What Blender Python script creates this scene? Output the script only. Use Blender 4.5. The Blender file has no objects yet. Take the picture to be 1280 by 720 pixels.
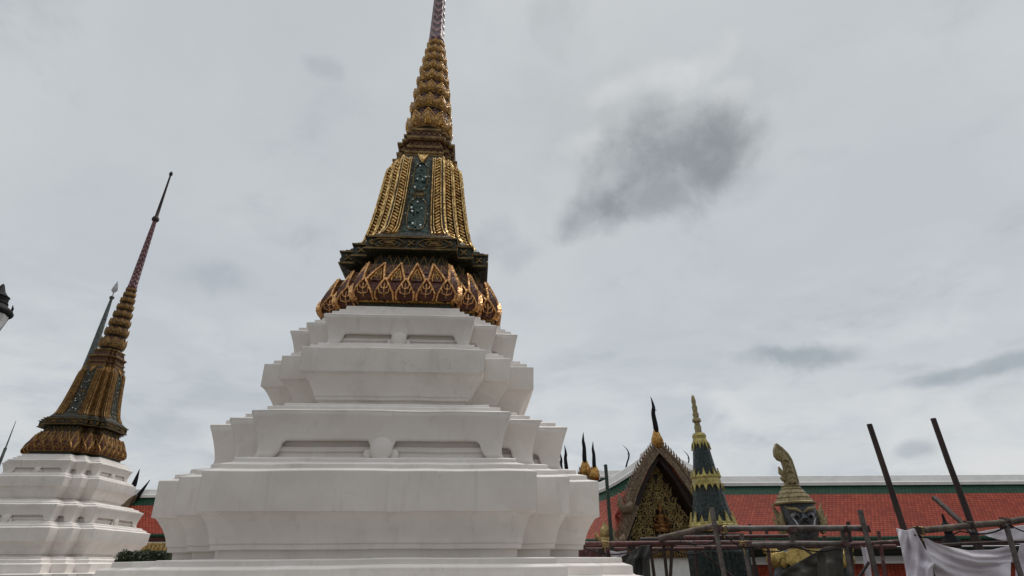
import bpy, math, random
from mathutils import Vector, Matrix
R = math.radians
random.seed(7)
SC = bpy.context.scene
COL = SC.collection
EZ = 5.0                        # eye height above the lower courtyard
# ------------------------------------------------------------------ camera
cd = bpy.data.cameras.new('camera'); cam = bpy.data.objects.new('camera', cd); COL.objects.link(cam)
FPX, PITCH, ROLL = 684.2, R(26.78), R(0.524)
cd.sensor_width = 36.0; cd.lens = FPX / 1280 * 36; cd.clip_end = 3000; cd.clip_start = 0.05
cam.matrix_world = Matrix.Translation((0, 0, EZ)) @ Matrix.Rotation(math.pi/2 + PITCH, 4, 'X') @ Matrix.Rotation(-ROLL, 4, 'Z')
SC.camera = cam
SC.view_settings.view_transform = 'Standard'; SC.view_settings.look = 'None'
SC.view_settings.exposure = 0.0; SC.view_settings.gamma = 1.0; SC.view_settings.use_curve_mapping = False

def at(px, py, Y):
    """world point seen at a photo pixel (1280x720) at depth Y in front of the eye"""
    a, b = px - 640, 360 - py
    c, s = math.cos(ROLL), math.sin(ROLL)
    u, v = a*c + b*s, -a*s + b*c
    fw = FPX*math.cos(PITCH) - v*math.sin(PITCH); up = FPX*math.sin(PITCH) + v*math.cos(PITCH)
    return Vector((u/fw*Y, Y, up/fw*Y + EZ))

# ------------------------------------------------------------------ sky and light
SUN_EL, SUN_AZ = R(66), R(28)          # azimuth from +Y towards +X
w = bpy.data.worlds.new('World'); SC.world = w; w.use_nodes = True
nt = w.node_tree; nt.nodes.clear()
def N(tree, typ, **kw):
    n = tree.nodes.new(typ)
    for k, v in kw.items(): setattr(n, k, v)
    return n
def L(tree, a, b): tree.links.new(a, b)
def M2(tree, op, a, b=None, c=None, clamp=False):
    n = N(tree, 'ShaderNodeMath', operation=op); n.use_clamp = clamp
    for i, x in enumerate((a, b, c)):
        if x is None: continue
        if isinstance(x, (int, float)): n.inputs[i].default_value = x
        else: L(tree, x, n.inputs[i])
    return n.outputs[0]
def mixc(tree, f, a, b, blend='MIX'):
    n = N(tree, 'ShaderNodeMix', data_type='RGBA', blend_type=blend)
    for sck, x in ((n.inputs[0], f), (n.inputs[6], a), (n.inputs[7], b)):
        if isinstance(x, (int, float)): sck.default_value = x
        elif isinstance(x, tuple): sck.default_value = x if len(x) == 4 else (*x, 1)
        else: L(tree, x, sck)
    return n.outputs[2]
def smooth(tree, x, lo, hi, to0=0.0, to1=1.0):
    n = N(tree, 'ShaderNodeMapRange', interpolation_type='SMOOTHSTEP')
    L(tree, x, n.inputs[0]); n.inputs[1].default_value = lo; n.inputs[2].default_value = hi
    n.inputs[3].default_value = to0; n.inputs[4].default_value = to1
    return n.outputs[0]
sky = N(nt, 'ShaderNodeTexSky', sky_type='NISHITA'); sky.sun_disc = False
sky.sun_elevation = SUN_EL; sky.sun_rotation = SUN_AZ
tc = N(nt, 'ShaderNodeTexCoord')
sep = N(nt, 'ShaderNodeSeparateXYZ'); L(nt, tc.outputs['Generated'], sep.inputs[0])
X_, Y_, Z_ = sep.outputs
den = M2(nt, 'ADD', M2(nt, 'MAXIMUM', Z_, 0.0), 0.18)
cmb = N(nt, 'ShaderNodeCombineXYZ')
L(nt, M2(nt, 'DIVIDE', X_, den), cmb.inputs[0]); L(nt, M2(nt, 'DIVIDE', Y_, den), cmb.inputs[1])
def noise(tree, vec, scale, detail=5, rough=.55, dist=0.0):
    n = N(tree, 'ShaderNodeTexNoise'); L(tree, vec, n.inputs['Vector'])
    n.inputs['Scale'].default_value = scale; n.inputs['Detail'].default_value = detail
    n.inputs['Roughness'].default_value = rough; n.inputs['Distortion'].default_value = dist
    return n
n1 = noise(nt, cmb.outputs[0], 1.15, 6, .55, .35).outputs[0]
n2 = noise(nt, cmb.outputs[0], 3.1, 6, .6, .2).outputs[0]
dirn = tc.outputs['Generated']
n3 = noise(nt, dirn, 5.0, 7, .54, .25).outputs['Color']
n4 = noise(nt, dirn, 15.0, 8, .6, .2).outputs[0]
base = mixc(nt, smooth(nt, Z_, 0.0, .75), (5.30, 5.68, 6.0), (5.2, 5.5, 5.66))
bright = smooth(nt, n1, .38, .70)
base = mixc(nt, M2(nt, 'MULTIPLY', bright, .8), base, (6.15, 6.35, 6.42))
dark = smooth(nt, n2, .52, .78)
base = mixc(nt, M2(nt, 'MULTIPLY', dark, .6), base, (3.9, 4.25, 4.55))
def blob(center, sx, sz, tint, strength, warp=.22, lo=.35, hi=1.15, band=None):
    """a cloud around one compass direction, its edge broken up by noise"""
    global base
    c = Vector(center).normalized()
    side = Vector((c.y, -c.x, 0)).normalized(); upv = side.cross(c)
    off = N(nt, 'ShaderNodeVectorMath', operation='SUBTRACT'); L(nt, n3, off.inputs[0]); off.inputs[1].default_value = (.5, .5, .5)
    scl = N(nt, 'ShaderNodeVectorMath', operation='SCALE'); L(nt, off.outputs[0], scl.inputs[0]); scl.inputs['Scale'].default_value = warp
    add = N(nt, 'ShaderNodeVectorMath', operation='ADD'); L(nt, dirn, add.inputs[0]); L(nt, scl.outputs[0], add.inputs[1])
    def dot(v):
        d = N(nt, 'ShaderNodeVectorMath', operation='DOT_PRODUCT'); L(nt, add.outputs[0], d.inputs[0]); d.inputs[1].default_value = v
        return d.outputs['Value']
    dx = M2(nt, 'DIVIDE', dot(side), sx); dz = M2(nt, 'DIVIDE', dot(upv), sz)
    rr = M2(nt, 'SQRT', M2(nt, 'ADD', M2(nt, 'MULTIPLY', dx, dx), M2(nt, 'MULTIPLY', dz, dz)))
    front = M2(nt, 'GREATER_THAN', dot(c), 0.0)
    brk = smooth(nt, n4, .30, .62, .55, 1.0)
    m = M2(nt, 'MULTIPLY', M2(nt, 'MULTIPLY', M2(nt, 'MULTIPLY', smooth(nt, rr, lo, hi, 1.0, 0.0), front), brk), strength)
    base = mixc(nt, m, base, tint)
def dirpx(px, py):
    p = at(px, py, 10.0) - Vector((0, 0, EZ)); return p.normalized()
low = smooth(nt, Z_, .50, .12)
mpl = N(nt, 'ShaderNodeMapping'); L(nt, dirn, mpl.inputs[0]); mpl.inputs['Scale'].default_value = (5.0, 5.0, 13.0)
nl = noise(nt, mpl.outputs[0], 1.0, 8, .58, .4).outputs[0]
base = mixc(nt, M2(nt, 'MULTIPLY', M2(nt, 'MULTIPLY', smooth(nt, nl, .50, .66), low), .75), base, (6.9, 7.0, 7.0))
base = mixc(nt, M2(nt, 'MULTIPLY', M2(nt, 'MULTIPLY', smooth(nt, nl, .47, .32), low), .65), base, (4.1, 4.5, 4.9))
blob(dirpx(775, 160), .27, .17, (4.6, 4.85, 4.9), .70, .35, .1, 1.2)
blob(dirpx(840, 95), .12, .055, (6.8, 6.9, 6.85), .8, .30, .1, 1.2)
blob(dirpx(750, 115), .06, .04, (6.5, 6.6, 6.6), .65, .25, .1, 1.2)
blob(dirpx(900, 145), .05, .05, (6.6, 6.7, 6.7), .65, .25, .1, 1.2)
blob(dirpx(715, 190), .06, .04, (6.4, 6.55, 6.6), .65, .22, .1, 1.2)
blob(dirpx(820, 205), .155, .085, (2.7, 2.95, 3.05), .95, .26, .25, 1.2)
blob(dirpx(765, 262), .095, .065, (2.55, 2.8, 2.95), .95, .24, .15, 1.2)
blob(dirpx(880, 200), .075, .06, (2.55, 2.75, 2.85), .9, .22, .15, 1.2)
blob(dirpx(815, 255), .06, .045, (3.2, 3.45, 3.55), .7, .22, .1, 1.2)
blob(dirpx(755, 232), .03, .02, (5.6, 5.8, 5.9), .6, .15, .1, 1.2)
blob(dirpx(640, 315), .10, .05, (3.9, 4.25, 4.5), .55, .2)
blob(dirpx(405, 88), .035, .025, (4.0, 4.3, 4.6), .6, .12)
blob(dirpx(700, 20), .06, .05, (4.1, 4.4, 4.5), .4, .35)
blob(dirpx(270, 350), .07, .035, (3.9, 4.3, 4.7), .6, .15)
blob(dirpx(1000, 440), .11, .022, (3.3, 3.65, 3.95), .85, .12)
blob(dirpx(1240, 458), .12, .018, (3.3, 3.7, 4.0), .8, .08)
blob(dirpx(1270, 495), .05, .02, (3.2, 3.6, 4.0), .7, .08)
blob(dirpx(1225, 525), .18, .055, (7.0, 7.1, 7.05), .7, .25)
blob(dirpx(1090, 500), .10, .03, (6.8, 6.9, 6.9), .6, .2)
blob(dirpx(930, 520), .07, .03, (6.9, 7.0, 7.0), .6, .2)
blob(dirpx(960, 490), .10, .05, (6.2, 6.4, 6.5), .5, .2)
blob(dirpx(1270, 585), .10, .03, (7.0, 7.0, 7.0), .7, .12)
blob(dirpx(1145, 560), .035, .016, (3.5, 3.9, 4.2), .7, .08)
blob(dirpx(760, 540), .08, .04, (6.6, 6.8, 6.9), .6, .2)
blob(dirpx(210, 535), .05, .02, (4.0, 4.4, 4.8), .5, .1)
cloudy = mixc(nt, .93, sky.outputs[0], base)
# unseen sky shaped for the chedi lighting: dimmed behind the camera, boosted overhead
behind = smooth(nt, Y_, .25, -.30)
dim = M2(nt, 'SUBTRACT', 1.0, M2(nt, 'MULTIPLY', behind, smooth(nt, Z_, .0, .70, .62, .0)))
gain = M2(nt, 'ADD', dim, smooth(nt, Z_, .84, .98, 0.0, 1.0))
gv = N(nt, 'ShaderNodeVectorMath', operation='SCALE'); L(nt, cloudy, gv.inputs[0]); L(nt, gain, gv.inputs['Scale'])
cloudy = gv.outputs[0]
# below the horizon: nothing but the ground shows, keep it dull
cloudy = mixc(nt, smooth(nt, Z_, -.06, -.01), (1.6, 1.5, 1.4), cloudy)
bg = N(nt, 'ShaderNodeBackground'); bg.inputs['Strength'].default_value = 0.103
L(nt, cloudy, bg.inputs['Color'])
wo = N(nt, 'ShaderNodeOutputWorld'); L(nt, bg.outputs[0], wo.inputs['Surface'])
sl = bpy.data.lights.new('sun', 'SUN'); sl.energy = 1.7; sl.angle = R(22); sl.color = (1, .95, .88)
so = bpy.data.objects.new('sun', sl); COL.objects.link(so)
sd = Vector((math.sin(SUN_AZ)*math.cos(SUN_EL), math.cos(SUN_AZ)*math.cos(SUN_EL), math.sin(SUN_EL)))
so.rotation_euler = sd.to_track_quat('Z', 'Y').to_euler()

# ------------------------------------------------------------------ materials
def mk(name, col, rough=.7, metal=0.0, col2=None, vs=2.5, lo=.35, hi=.65, bump=.25, bs=30, stretch=(1, 1, 1), chips=0, dirt=None, bevel=0, spec=.5, cracks=False, tilt=.55):
    m = bpy.data.materials.new(name); m.use_nodes = True; t = m.node_tree
    b = t.nodes['Principled BSDF']; b.inputs['Roughness'].default_value = rough; b.inputs['Metallic'].default_value = metal
    b.inputs['Specular IOR Level'].default_value = spec
    c = N(t, 'ShaderNodeTexCoord'); mp = N(t, 'ShaderNodeMapping'); L(t, c.outputs['Object'], mp.inputs[0]); mp.inputs['Scale'].default_value = stretch
    n = noise(t, mp.outputs[0], vs, 6, .6, .2)
    c2 = col2 or tuple(x*.75 for x in col)
    colr = mixc(t, smooth(t, n.outputs[0], lo, hi), col, c2)
    if dirt:
        mp2 = N(t, 'ShaderNodeMapping'); L(t, c.outputs['Object'], mp2.inputs[0]); mp2.inputs['Scale'].default_value = dirt[2]
        d = noise(t, mp2.outputs[0], dirt[1], 7, .65, .4)
        colr = mixc(t, M2(t, 'MULTIPLY', smooth(t, d.outputs[0], .52, .75), dirt[3]), colr, dirt[0])
    hgt = noise(t, c.outputs['Object'], bs, 4, .6).outputs[0]
    if cracks:
        wv = noise(t, c.outputs['Object'], 1.7, 5, .6).outputs['Color']
        va = N(t, 'ShaderNodeVectorMath', operation='ADD'); L(t, c.outputs['Object'], va.inputs[0]); L(t, wv, va.inputs[1])
        vo = N(t, 'ShaderNodeTexVoronoi', feature='DISTANCE_TO_EDGE'); L(t, va.outputs[0], vo.inputs['Vector']); vo.inputs['Scale'].default_value = .55
        wh = noise(t, c.outputs['Object'], .8, 4, .6).outputs[0]
        ck = M2(t, 'MULTIPLY', smooth(t, vo.outputs['Distance'], .0, .006, 1.0, 0.0), smooth(t, wh, .50, .60))
        colr = mixc(t, M2(t, 'MULTIPLY', ck, .22), colr, (.30, .27, .24))
        pt = noise(t, c.outputs['Object'], .9, 3, .5, .8).outputs[0]      # repainted patches
        colr = mixc(t, M2(t, 'MULTIPLY', smooth(t, pt, .56, .58), .35), colr, (.90, .86, .82))
    if chips:
        v = N(t, 'ShaderNodeTexVoronoi'); L(t, c.outputs['Object'], v.inputs['Vector']); v.inputs['Scale'].default_value = chips
        sp = N(t, 'ShaderNodeSeparateColor'); L(t, v.outputs['Color'], sp.inputs[0])
        colr = mixc(t, M2(t, 'MULTIPLY', sp.outputs[0], .55), colr, tuple(min(1, x*1.6) for x in col))
        L(t, M2(t, 'ADD', M2(t, 'MULTIPLY', sp.outputs[1], .35), rough*.6), b.inputs['Roughness'])
        # every chip is set at a slightly different tilt
        sb = N(t, 'ShaderNodeVectorMath', operation='SUBTRACT'); L(t, v.outputs['Color'], sb.inputs[0]); sb.inputs[1].default_value = (.5, .5, .5)
        s2 = N(t, 'ShaderNodeVectorMath', operation='SCALE'); L(t, sb.outputs[0], s2.inputs[0]); s2.inputs['Scale'].default_value = tilt
        g = N(t, 'ShaderNodeNewGeometry'); ad = N(t, 'ShaderNodeVectorMath', operation='ADD'); L(t, g.outputs['Normal'], ad.inputs[0]); L(t, s2.outputs[0], ad.inputs[1])
        nm = N(t, 'ShaderNodeVectorMath', operation='NORMALIZE'); L(t, ad.outputs[0], nm.inputs[0])
        nrm = nm.outputs[0]
    elif bevel:
        bv = N(t, 'ShaderNodeBevel'); bv.samples = 4; bv.inputs['Radius'].default_value = bevel; nrm = bv.outputs[0]
    else: nrm = None
    L(t, colr, b.inputs['Base Color'])
    if bump:
        bp = N(t, 'ShaderNodeBump'); bp.inputs['Strength'].default_value = bump; bp.inputs['Distance'].default_value = .02
        L(t, hgt, bp.inputs['Height'])
        if nrm is not None: L(t, nrm, bp.inputs['Normal'])
        nrm = bp.outputs[0]
    if nrm is not None: L(t, nrm, b.inputs['Normal'])
    return m
WHITE = mk('white_limewash', (.86, .805, .76), .85, 0, (.78, .725, .68), 1.1, bump=.18, bs=14, dirt=((.46, .42, .38), 2.6, (1.8, 1.8, .22), .28), bevel=.022, spec=.25, cracks=True)
GOLD = mk('gilded_mosaic', (.50, .28, .08), .36, .8, (.17, .08, .025), 3.0, bump=.3, bs=40, chips=24, tilt=.9)
GOLDB = mk('bright_gilding', (.82, .49, .19), .28, .85, (.36, .17, .055), 4.0, bump=.3, bs=50, chips=22, tilt=.8)
GOLDD = mk('weathered_gilding', (.30, .19, .07), .5, .6, (.13, .075, .03), 5.0, bump=.6, bs=40)
BROWN = mk('red_brown_lacquer', (.11, .034, .018), .5, .1, (.05, .015, .009), 4.0, bump=.5, bs=40, chips=30)
DARKG = mk('dark_green_mosaic', (.024, .030, .018), .4, .15, (.028, .020, .010), 3.5, bump=.4, bs=40, chips=30)
GREENM = mk('emerald_glass_mosaic', (.022, .052, .038), .2, .3, (.012, .024, .02), 4.0, bump=.2, bs=60, chips=34)
BRONZE = mk('dark_bronze_mosaic', (.045, .026, .012), .45, .3, (.02, .013, .007), 4.0, bump=.5, bs=40, chips=26)
GOLDR = mk('copper_gilding', (.74, .38, .15), .38, .75, (.32, .13, .05), 5.0, bump=.4, bs=45, chips=30, tilt=.8)
OLDG = mk('old_brown_gilding', (.36, .20, .065), .42, .7, (.12, .055, .02), 4.0, bump=.5, bs=40, chips=26)
JEWEL = mk('mirror_glass_stud', (.75, .80, .78), .12, .8, (.5, .6, .58), 6.0, bump=0)
REDT = mk('maroon_timber', (.10, .022, .022), .55, 0, (.055, .014, .014), 2.0, bump=.3)
def uvnode(t): return N(t, 'ShaderNodeUVMap').outputs[0]
def tile_mat(name, col, col2, sx=.20, sy=.16):
    """small diamond-tailed roof tiles laid in staggered rows; UV in metres"""
    m = bpy.data.materials.new(name); m.use_nodes = True; t = m.node_tree; b = t.nodes['Principled BSDF']
    uv = N(t, 'ShaderNodeSeparateXYZ'); L(t, uvnode(t), uv.inputs[0])
    row = M2(t, 'DIVIDE', uv.outputs[1], sy); ri = M2(t, 'FLOOR', row); rf = M2(t, 'FRACT', row)
    cx = M2(t, 'ADD', M2(t, 'DIVIDE', uv.outputs[0], sx), M2(t, 'MULTIPLY', ri, .5)); ci = M2(t, 'FLOOR', cx); cf = M2(t, 'FRACT', cx)
    # pointed lower edge
    a = M2(t, 'MULTIPLY', M2(t, 'ABSOLUTE', M2(t, 'SUBTRACT', cf, .5)), 2.0)
    edge = M2(t, 'SUBTRACT', rf, M2(t, 'MULTIPLY', a, .8))
    gap = smooth(t, edge, .0, .16, 1.0, 0.0)
    idv = N(t, 'ShaderNodeCombineXYZ'); L(t, ci, idv.inputs[0]); L(t, ri, idv.inputs[1])
    wn = N(t, 'ShaderNodeTexWhiteNoise'); L(t, idv.outputs[0], wn.inputs['Vector'])
    c = mixc(t, wn.outputs['Value'], col, col2)
    big = noise(t, N(t, 'ShaderNodeTexCoord').outputs['Object'], .7, 5, .6).outputs[0]
    c = mixc(t, M2(t, 'MULTIPLY', smooth(t, big, .45, .75), .45), c, tuple(x*.45 for x in col))
    c = mixc(t, M2(t, 'MULTIPLY', gap, .7), c, tuple(x*.22 for x in col))
    L(t, c, b.inputs['Base Color']); b.inputs['Roughness'].default_value = .6; b.inputs['Specular IOR Level'].default_value = .18
    bp = N(t, 'ShaderNodeBump'); bp.inputs['Strength'].default_value = .8; bp.inputs['Distance'].default_value = .04
    L(t, M2(t, 'SUBTRACT', M2(t, 'MULTIPLY', M2(t, 'SUBTRACT', 1.0, rf), .8), gap), bp.inputs['Height']); L(t, bp.outputs[0], b.inputs['Normal'])
    return m
TILE_R = tile_mat('red_glazed_roof_tiles', (.44, .075, .036), (.28, .035, .020))
TILE_G = tile_mat('green_glazed_roof_tiles', (.012, .075, .038), (.008, .05, .028))
CAPW = mk('white_ridge_plaster', (.88, .87, .85), .8, 0, (.80, .79, .77), 1.5, bump=.2, bs=10, dirt=((.4, .38, .36), 3.0, (1, 1, 1), .15), spec=.2)
def chevron_mat(name, dark, pale):
    m = bpy.data.materials.new(name); m.use_nodes = True; t = m.node_tree; b = t.nodes['Principled BSDF']
    uv = N(t, 'ShaderNodeSeparateXYZ'); L(t, uvnode(t), uv.inputs[0])
    a = M2(t, 'ABSOLUTE', M2(t, 'SUBTRACT', M2(t, 'FRACT', M2(t, 'MULTIPLY', uv.outputs[0], 5.0)), .5))
    s = M2(t, 'FRACT', M2(t, 'ADD', M2(t, 'MULTIPLY', uv.outputs[1], 2.9), M2(t, 'MULTIPLY', a, 1.3)))
    f = M2(t, 'MULTIPLY', smooth(t, s, .35, .55), smooth(t, s, .98, .8, 0.0, 1.0))
    c = mixc(t, f, dark, pale); nn = noise(t, N(t, 'ShaderNodeTexCoord').outputs['Object'], 9, 4).outputs[0]
    c = mixc(t, smooth(t, nn, .4, .7), c, tuple(x*.5 for x in dark))
    L(t, c, b.inputs['Base Color']); b.inputs['Roughness'].default_value = .35
    bp = N(t, 'ShaderNodeBump'); bp.inputs['Strength'].default_value = .8; bp.inputs['Distance'].default_value = .03
    L(t, f, bp.inputs['Height']); L(t, bp.outputs[0], b.inputs['Normal'])
    return m
CHEV = chevron_mat('purple_chevron_mosaic', (.085, .022, .036), (.46, .22, .22))
GROUND = mk('stone_paving', (.15, .13, .11), .85, 0, (.11, .095, .08), .6, bump=.3, bs=12)
WOOD = mk('weathered_timber', (.17, .13, .10), .8, 0, (.07, .05, .04), 5, stretch=(1, 1, .3), bump=.6, bs=25)
DWOOD = mk('dark_creosote_timber', (.055, .032, .025), .7, 0, (.025, .016, .014), 4, stretch=(1, 1, .3), bump=.6, bs=25)
STEEL = mk('galvanised_scaffold_tube', (.16, .145, .135), .55, .35, (.09, .07, .062), 6, bump=.3, bs=40)
RUST = mk('rust_red_scaffold_tube', (.13, .045, .042), .65, .1, (.07, .035, .032), 6, bump=.4, bs=40, dirt=((.38, .34, .32), 7, (1, 1, 1), .5))
GPAINT = mk('dark_green_paint', (.014, .035, .024), .5, 0, (.02, .03, .02), 5, bump=.2)
CLOTH = mk('white_cotton_sheet', (.80, .75, .80), .9, 0, (.70, .65, .71), 2.5, bump=.35, bs=45, spec=.1, dirt=((.45, .40, .40), 2.2, (1, 1, 1), .35))
TARP = mk('dark_tarpaulin', (.040, .042, .038), .7, 0, (.022, .022, .022), 2, bump=.4, bs=15)
TARPG = mk('olive_grey_tarpaulin', (.10, .095, .08), .75, 0, (.065, .06, .05), 2, bump=.4, bs=15)
SPIREG = mk('black_green_tile_mosaic', (.008, .020, .018), .45, .05, (.012, .016, .015), 3, bump=.3, bs=30, chips=22)
YGOLD = mk('yellow_gilt_trim', (.56, .47, .17), .4, .5, (.28, .23, .07), 5, bump=.5, bs=40)
PALEGOLD = mk('pale_dull_gilding', (.30, .24, .12), .5, .4, (.17, .135, .07), 5, bump=.6, bs=40, chips=30)
STONEF = mk('black_glazed_mosaic', (.065, .07, .08), .35, .1, (.025, .027, .032), 5, bump=.5, bs=30, chips=20)
EYEW = mk('white_enamel', (.60, .60, .62), .4, 0, (.45, .45, .48), 6, bump=0)
CARVE = mk('carved_gilt_wood', (.46, .35, .15), .42, .55, (.20, .13, .06), 4, bump=.5, bs=40, chips=26)
BARGE = mk('grey_brown_mosaic', (.22, .16, .10), .45, .3, (.10, .06, .045), 4, bump=.8, bs=30, chips=18)
PEDBG = mk('maroon_glass_ground', (.035, .016, .014), .4, .1, (.02, .012, .01), 4, bump=.3)
BLACK = mk('black_iron', (.008, .008, .011), .7, 0, (.012, .010, .012), 5, bump=.2, spec=.2)
GLASSW = mk('milk_glass', (.66, .66, .64), .25, 0, (.58, .58, .57), 3, bump=0)
HEDGE = mk('clipped_hedge_leaves', (.045, .065, .022), .7, 0, (.02, .032, .012), 8, bump=.3)
WALLG = mk('grey_green_wall', (.085, .10, .085), .8, 0, (.06, .07, .06), 1, bump=.2)
GREYS = mk('grey_green_stone_spire', (.11, .125, .12), .6, 0, (.05, .055, .052), 3, bump=.5, bs=20, chips=9)

# ------------------------------------------------------------------ mesh helpers
class MB:
    def __init__(s): s.v = []; s.f = []; s.m = []; s.uv = {}
    def add(s, vs, fs, mi=0, uvs=None):
        o = len(s.v); s.v += [tuple(p) for p in vs]
        for f in fs:
            if uvs: s.uv[len(s.f)] = [uvs[i] for i in f]
            s.f.append([o+i for i in f]); s.m.append(mi)
    def box(s, a, b, mi=0, mat=None):
        (x0, y0, z0), (x1, y1, z1) = a, b
        vs = [Vector((x, y, z)) for z in (z0, z1) for y in (y0, y1) for x in (x0, x1)]
        if mat: vs = [mat @ p for p in vs]
        s.add(vs, [(0, 2, 3, 1), (4, 5, 7, 6), (0, 1, 5, 4), (2, 6, 7, 3), (0, 4, 6, 2), (1, 3, 7, 5)], mi)
    def tube(s, pts, rad, n=10, mi=0, flat=1.0, flatdir=None, caps=True):
        pts = [Vector(p) for p in pts]; K = len(pts)
        if isinstance(rad, (int, float)): rad = [rad]*K
        rings = []; ref = None
        for i in range(K):
            t = (pts[min(i+1, K-1)] - pts[max(i-1, 0)]).normalized()
            if ref is None: ref = Vector(flatdir) if flatdir else (Vector((0, 0, 1)) if abs(t.z) < .9 else Vector((1, 0, 0)))
            a = (ref - t*ref.dot(t)).normalized(); b = t.cross(a)
            if not flatdir: ref = a
            rings.append([pts[i] + (a*math.cos(2*math.pi*k/n)*flat + b*math.sin(2*math.pi*k/n))*rad[i] for k in range(n)])
        vs = [p for r in rings for p in r]; fs = []
        for i in range(K-1):
            for k in range(n):
                fs.append((i*n+k, i*n+(k+1) % n, (i+1)*n+(k+1) % n, (i+1)*n+k))
        if caps: fs += [tuple(reversed(range(n))), tuple((K-1)*n+k for k in range(n))]
        s.add(vs, fs, mi)
    def lathe(s, prof, c=(0, 0, 0), n=32, mi=0, squash=1.0, mod=None, uv=False, mis=None):
        """prof: (r, z) from the bottom up"""
        vs = []; uvs = []
        for (r, z) in prof:
            for k in range(n + (1 if uv else 0)):
                th = 2*math.pi*k/n; rr = r*(mod(th, z) if mod else 1)
                vs.append((c[0]+rr*math.sin(th), c[1]-rr*math.cos(th)*squash, c[2]+z)); uvs.append((k/n, z))
        nn = n+1 if uv else n
        for i in range(len(prof)-1):
            for k in range(n):
                k2 = k+1 if uv else (k+1) % n
                q = (i*nn+k, i*nn+k2, (i+1)*nn+k2, (i+1)*nn+k)
                s._tmp = getattr(s, '_tmp', None) or []
                s._tmp.append((q, mis[i] if mis else mi))
        o = len(s.v); s.v += vs
        for q, m_ in s._tmp:
            if uv: s.uv[len(s.f)] = [uvs[i] for i in q]
            s.f.append([o+i for i in q]); s.m.append(m_)
        s._tmp = []
        if not uv:
            if prof[0][0] > 1e-4: s.f.append([o+k for k in reversed(range(n))]); s.m.append(mis[0] if mis else mi)
            if prof[-1][0] > 1e-4: s.f.append([o+(len(prof)-1)*n+k for k in range(n)]); s.m.append(mis[-1] if mis else mi)
    def ball(s, c, r, n=8, mi=0, sc=(1, 1, 1), rot=None):
        rows = max(4, n//2); vs = []
        for i in range(rows+1):
            ph = math.pi*i/rows
            for k in range(n):
                th = 2*math.pi*k/n
                p = Vector((math.sin(ph)*math.cos(th)*sc[0], math.sin(ph)*math.sin(th)*sc[1], -math.cos(ph)*sc[2]))*r
                if rot: p = rot @ p
                vs.append(Vector(c)+p)
        fs = [(i*n+k, i*n+(k+1) % n, (i+1)*n+(k+1) % n, (i+1)*n+k) for i in range(rows) for k in range(n)]
        s.add(vs, fs, mi)
    def prism(s, poly, y0, y1, mi=0, mat=None):
        """polygon in x,z extruded along y"""
        n = len(poly); vs = [Vector((x, y0, z)) for x, z in poly]+[Vector((x, y1, z)) for x, z in poly]
        if mat: vs = [mat @ p for p in vs]
        s.add(vs, [tuple(range(n)), tuple(reversed(range(n, 2*n)))]+[(i, n+i, n+(i+1) % n, (i+1) % n) for i in range(n)], mi)
    def build(s, name, mats, parent=None, smooth_angle=None, loc=None):
        me = bpy.data.meshes.new(name); me.from_pydata(s.v, [], s.f)
        if not isinstance(mats, (list, tuple)): mats = [mats]
        for m in mats: me.materials.append(m)
        me.polygons.foreach_set('material_index', s.m)
        if s.uv:
            ul = me.uv_layers.new(name='UVMap')
            for pi, uvs in s.uv.items():
                for li, u in zip(me.polygons[pi].loop_indices, uvs): ul.data[li].uv = u
        me.validate(); me.update()
        if smooth_angle is not None:
            me.polygons.foreach_set('use_smooth', [True]*len(me.polygons)); me.set_sharp_from_angle(angle=R(smooth_angle))
        o = bpy.data.objects.new(name, me); COL.objects.link(o)
        if parent: o.parent = parent
        if loc: o.location = loc
        return o
def tag(o, label=None, cat=None, group=None, kind=None):
    if label: o['label'] = label
    if cat: o['category'] = cat
    if group: o['group'] = group
    if kind: o['kind'] = kind
    return o
def empty(name, loc, rz=0.0):
    o = bpy.data.objects.new(name, None); COL.objects.link(o); o.location = loc; o.rotation_euler.z = rz; o.empty_display_size = .3
    return o
def copy_tree(o, parent=None):
    c = o.copy(); COL.objects.link(c)
    if parent: c.parent = parent
    for ch in [x for x in bpy.data.objects if x.parent == o]: copy_tree(ch, c)
    return c

# ------------------------------------------------------------------ ground and terrace
g = MB(); g.box((-900, -900, -.5), (900, 900, 0)); tag(g.build('ground', GROUND), kind='structure')
g = MB(); g.box((-60, -40, 0.002), (5.2, 45, 3.2)); g.box((-60.1, -40.1, 3.2), (5.35, 45.1, 3.4)); tag(g.build('terrace', GROUND), kind='structure')

# ------------------------------------------------------------------ redented (stepped-corner) plan
def ring(w3, s, z):
    w2, w1 = w3-s, w3-2*s
    q = [(-w1, -w3), (w1, -w3), (w1, -w2), (w2, -w2), (w2, -w1)]
    out = []
    for k in range(4):
        for (x, y) in q:
            for _ in range(k): x, y = -y, x
            out.append(Vector((x, y, z)))
    return out
from mathutils import noise as mn
def wob(p, a=.014):
    q = Vector(p)*.9
    return Vector(p)+Vector((mn.noise(q), mn.noise(q+Vector((7.3, 1.1, 4.2))), mn.noise(q*1.6+Vector((2.1, 9.4, 3.3)))))*a
def plaster(mb, levels, seg=12):
    """hand-laid plaster body: long faces cut into lengths and very slightly out of true"""
    rings = []
    for (z, w3, s) in levels:
        r = ring(w3, s, z); out = []
        for k in range(20):
            m = seg if k % 5 == 0 else 2
            for i in range(m): out.append(wob(r[k].lerp(r[(k+1) % 20], i/m)))
        rings.append(out)
    K = len(rings[0]); o = len(mb.v); mb.v += [tuple(p) for r in rings for p in r]
    for i in range(len(levels)-1):
        for k in range(K): mb.f.append([o+i*K+k, o+i*K+(k+1) % K, o+(i+1)*K+(k+1) % K, o+(i+1)*K+k]); mb.m.append(0)
    mb.f.append([o+(len(levels)-1)*K+k for k in range(K)]); mb.m.append(0)
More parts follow.
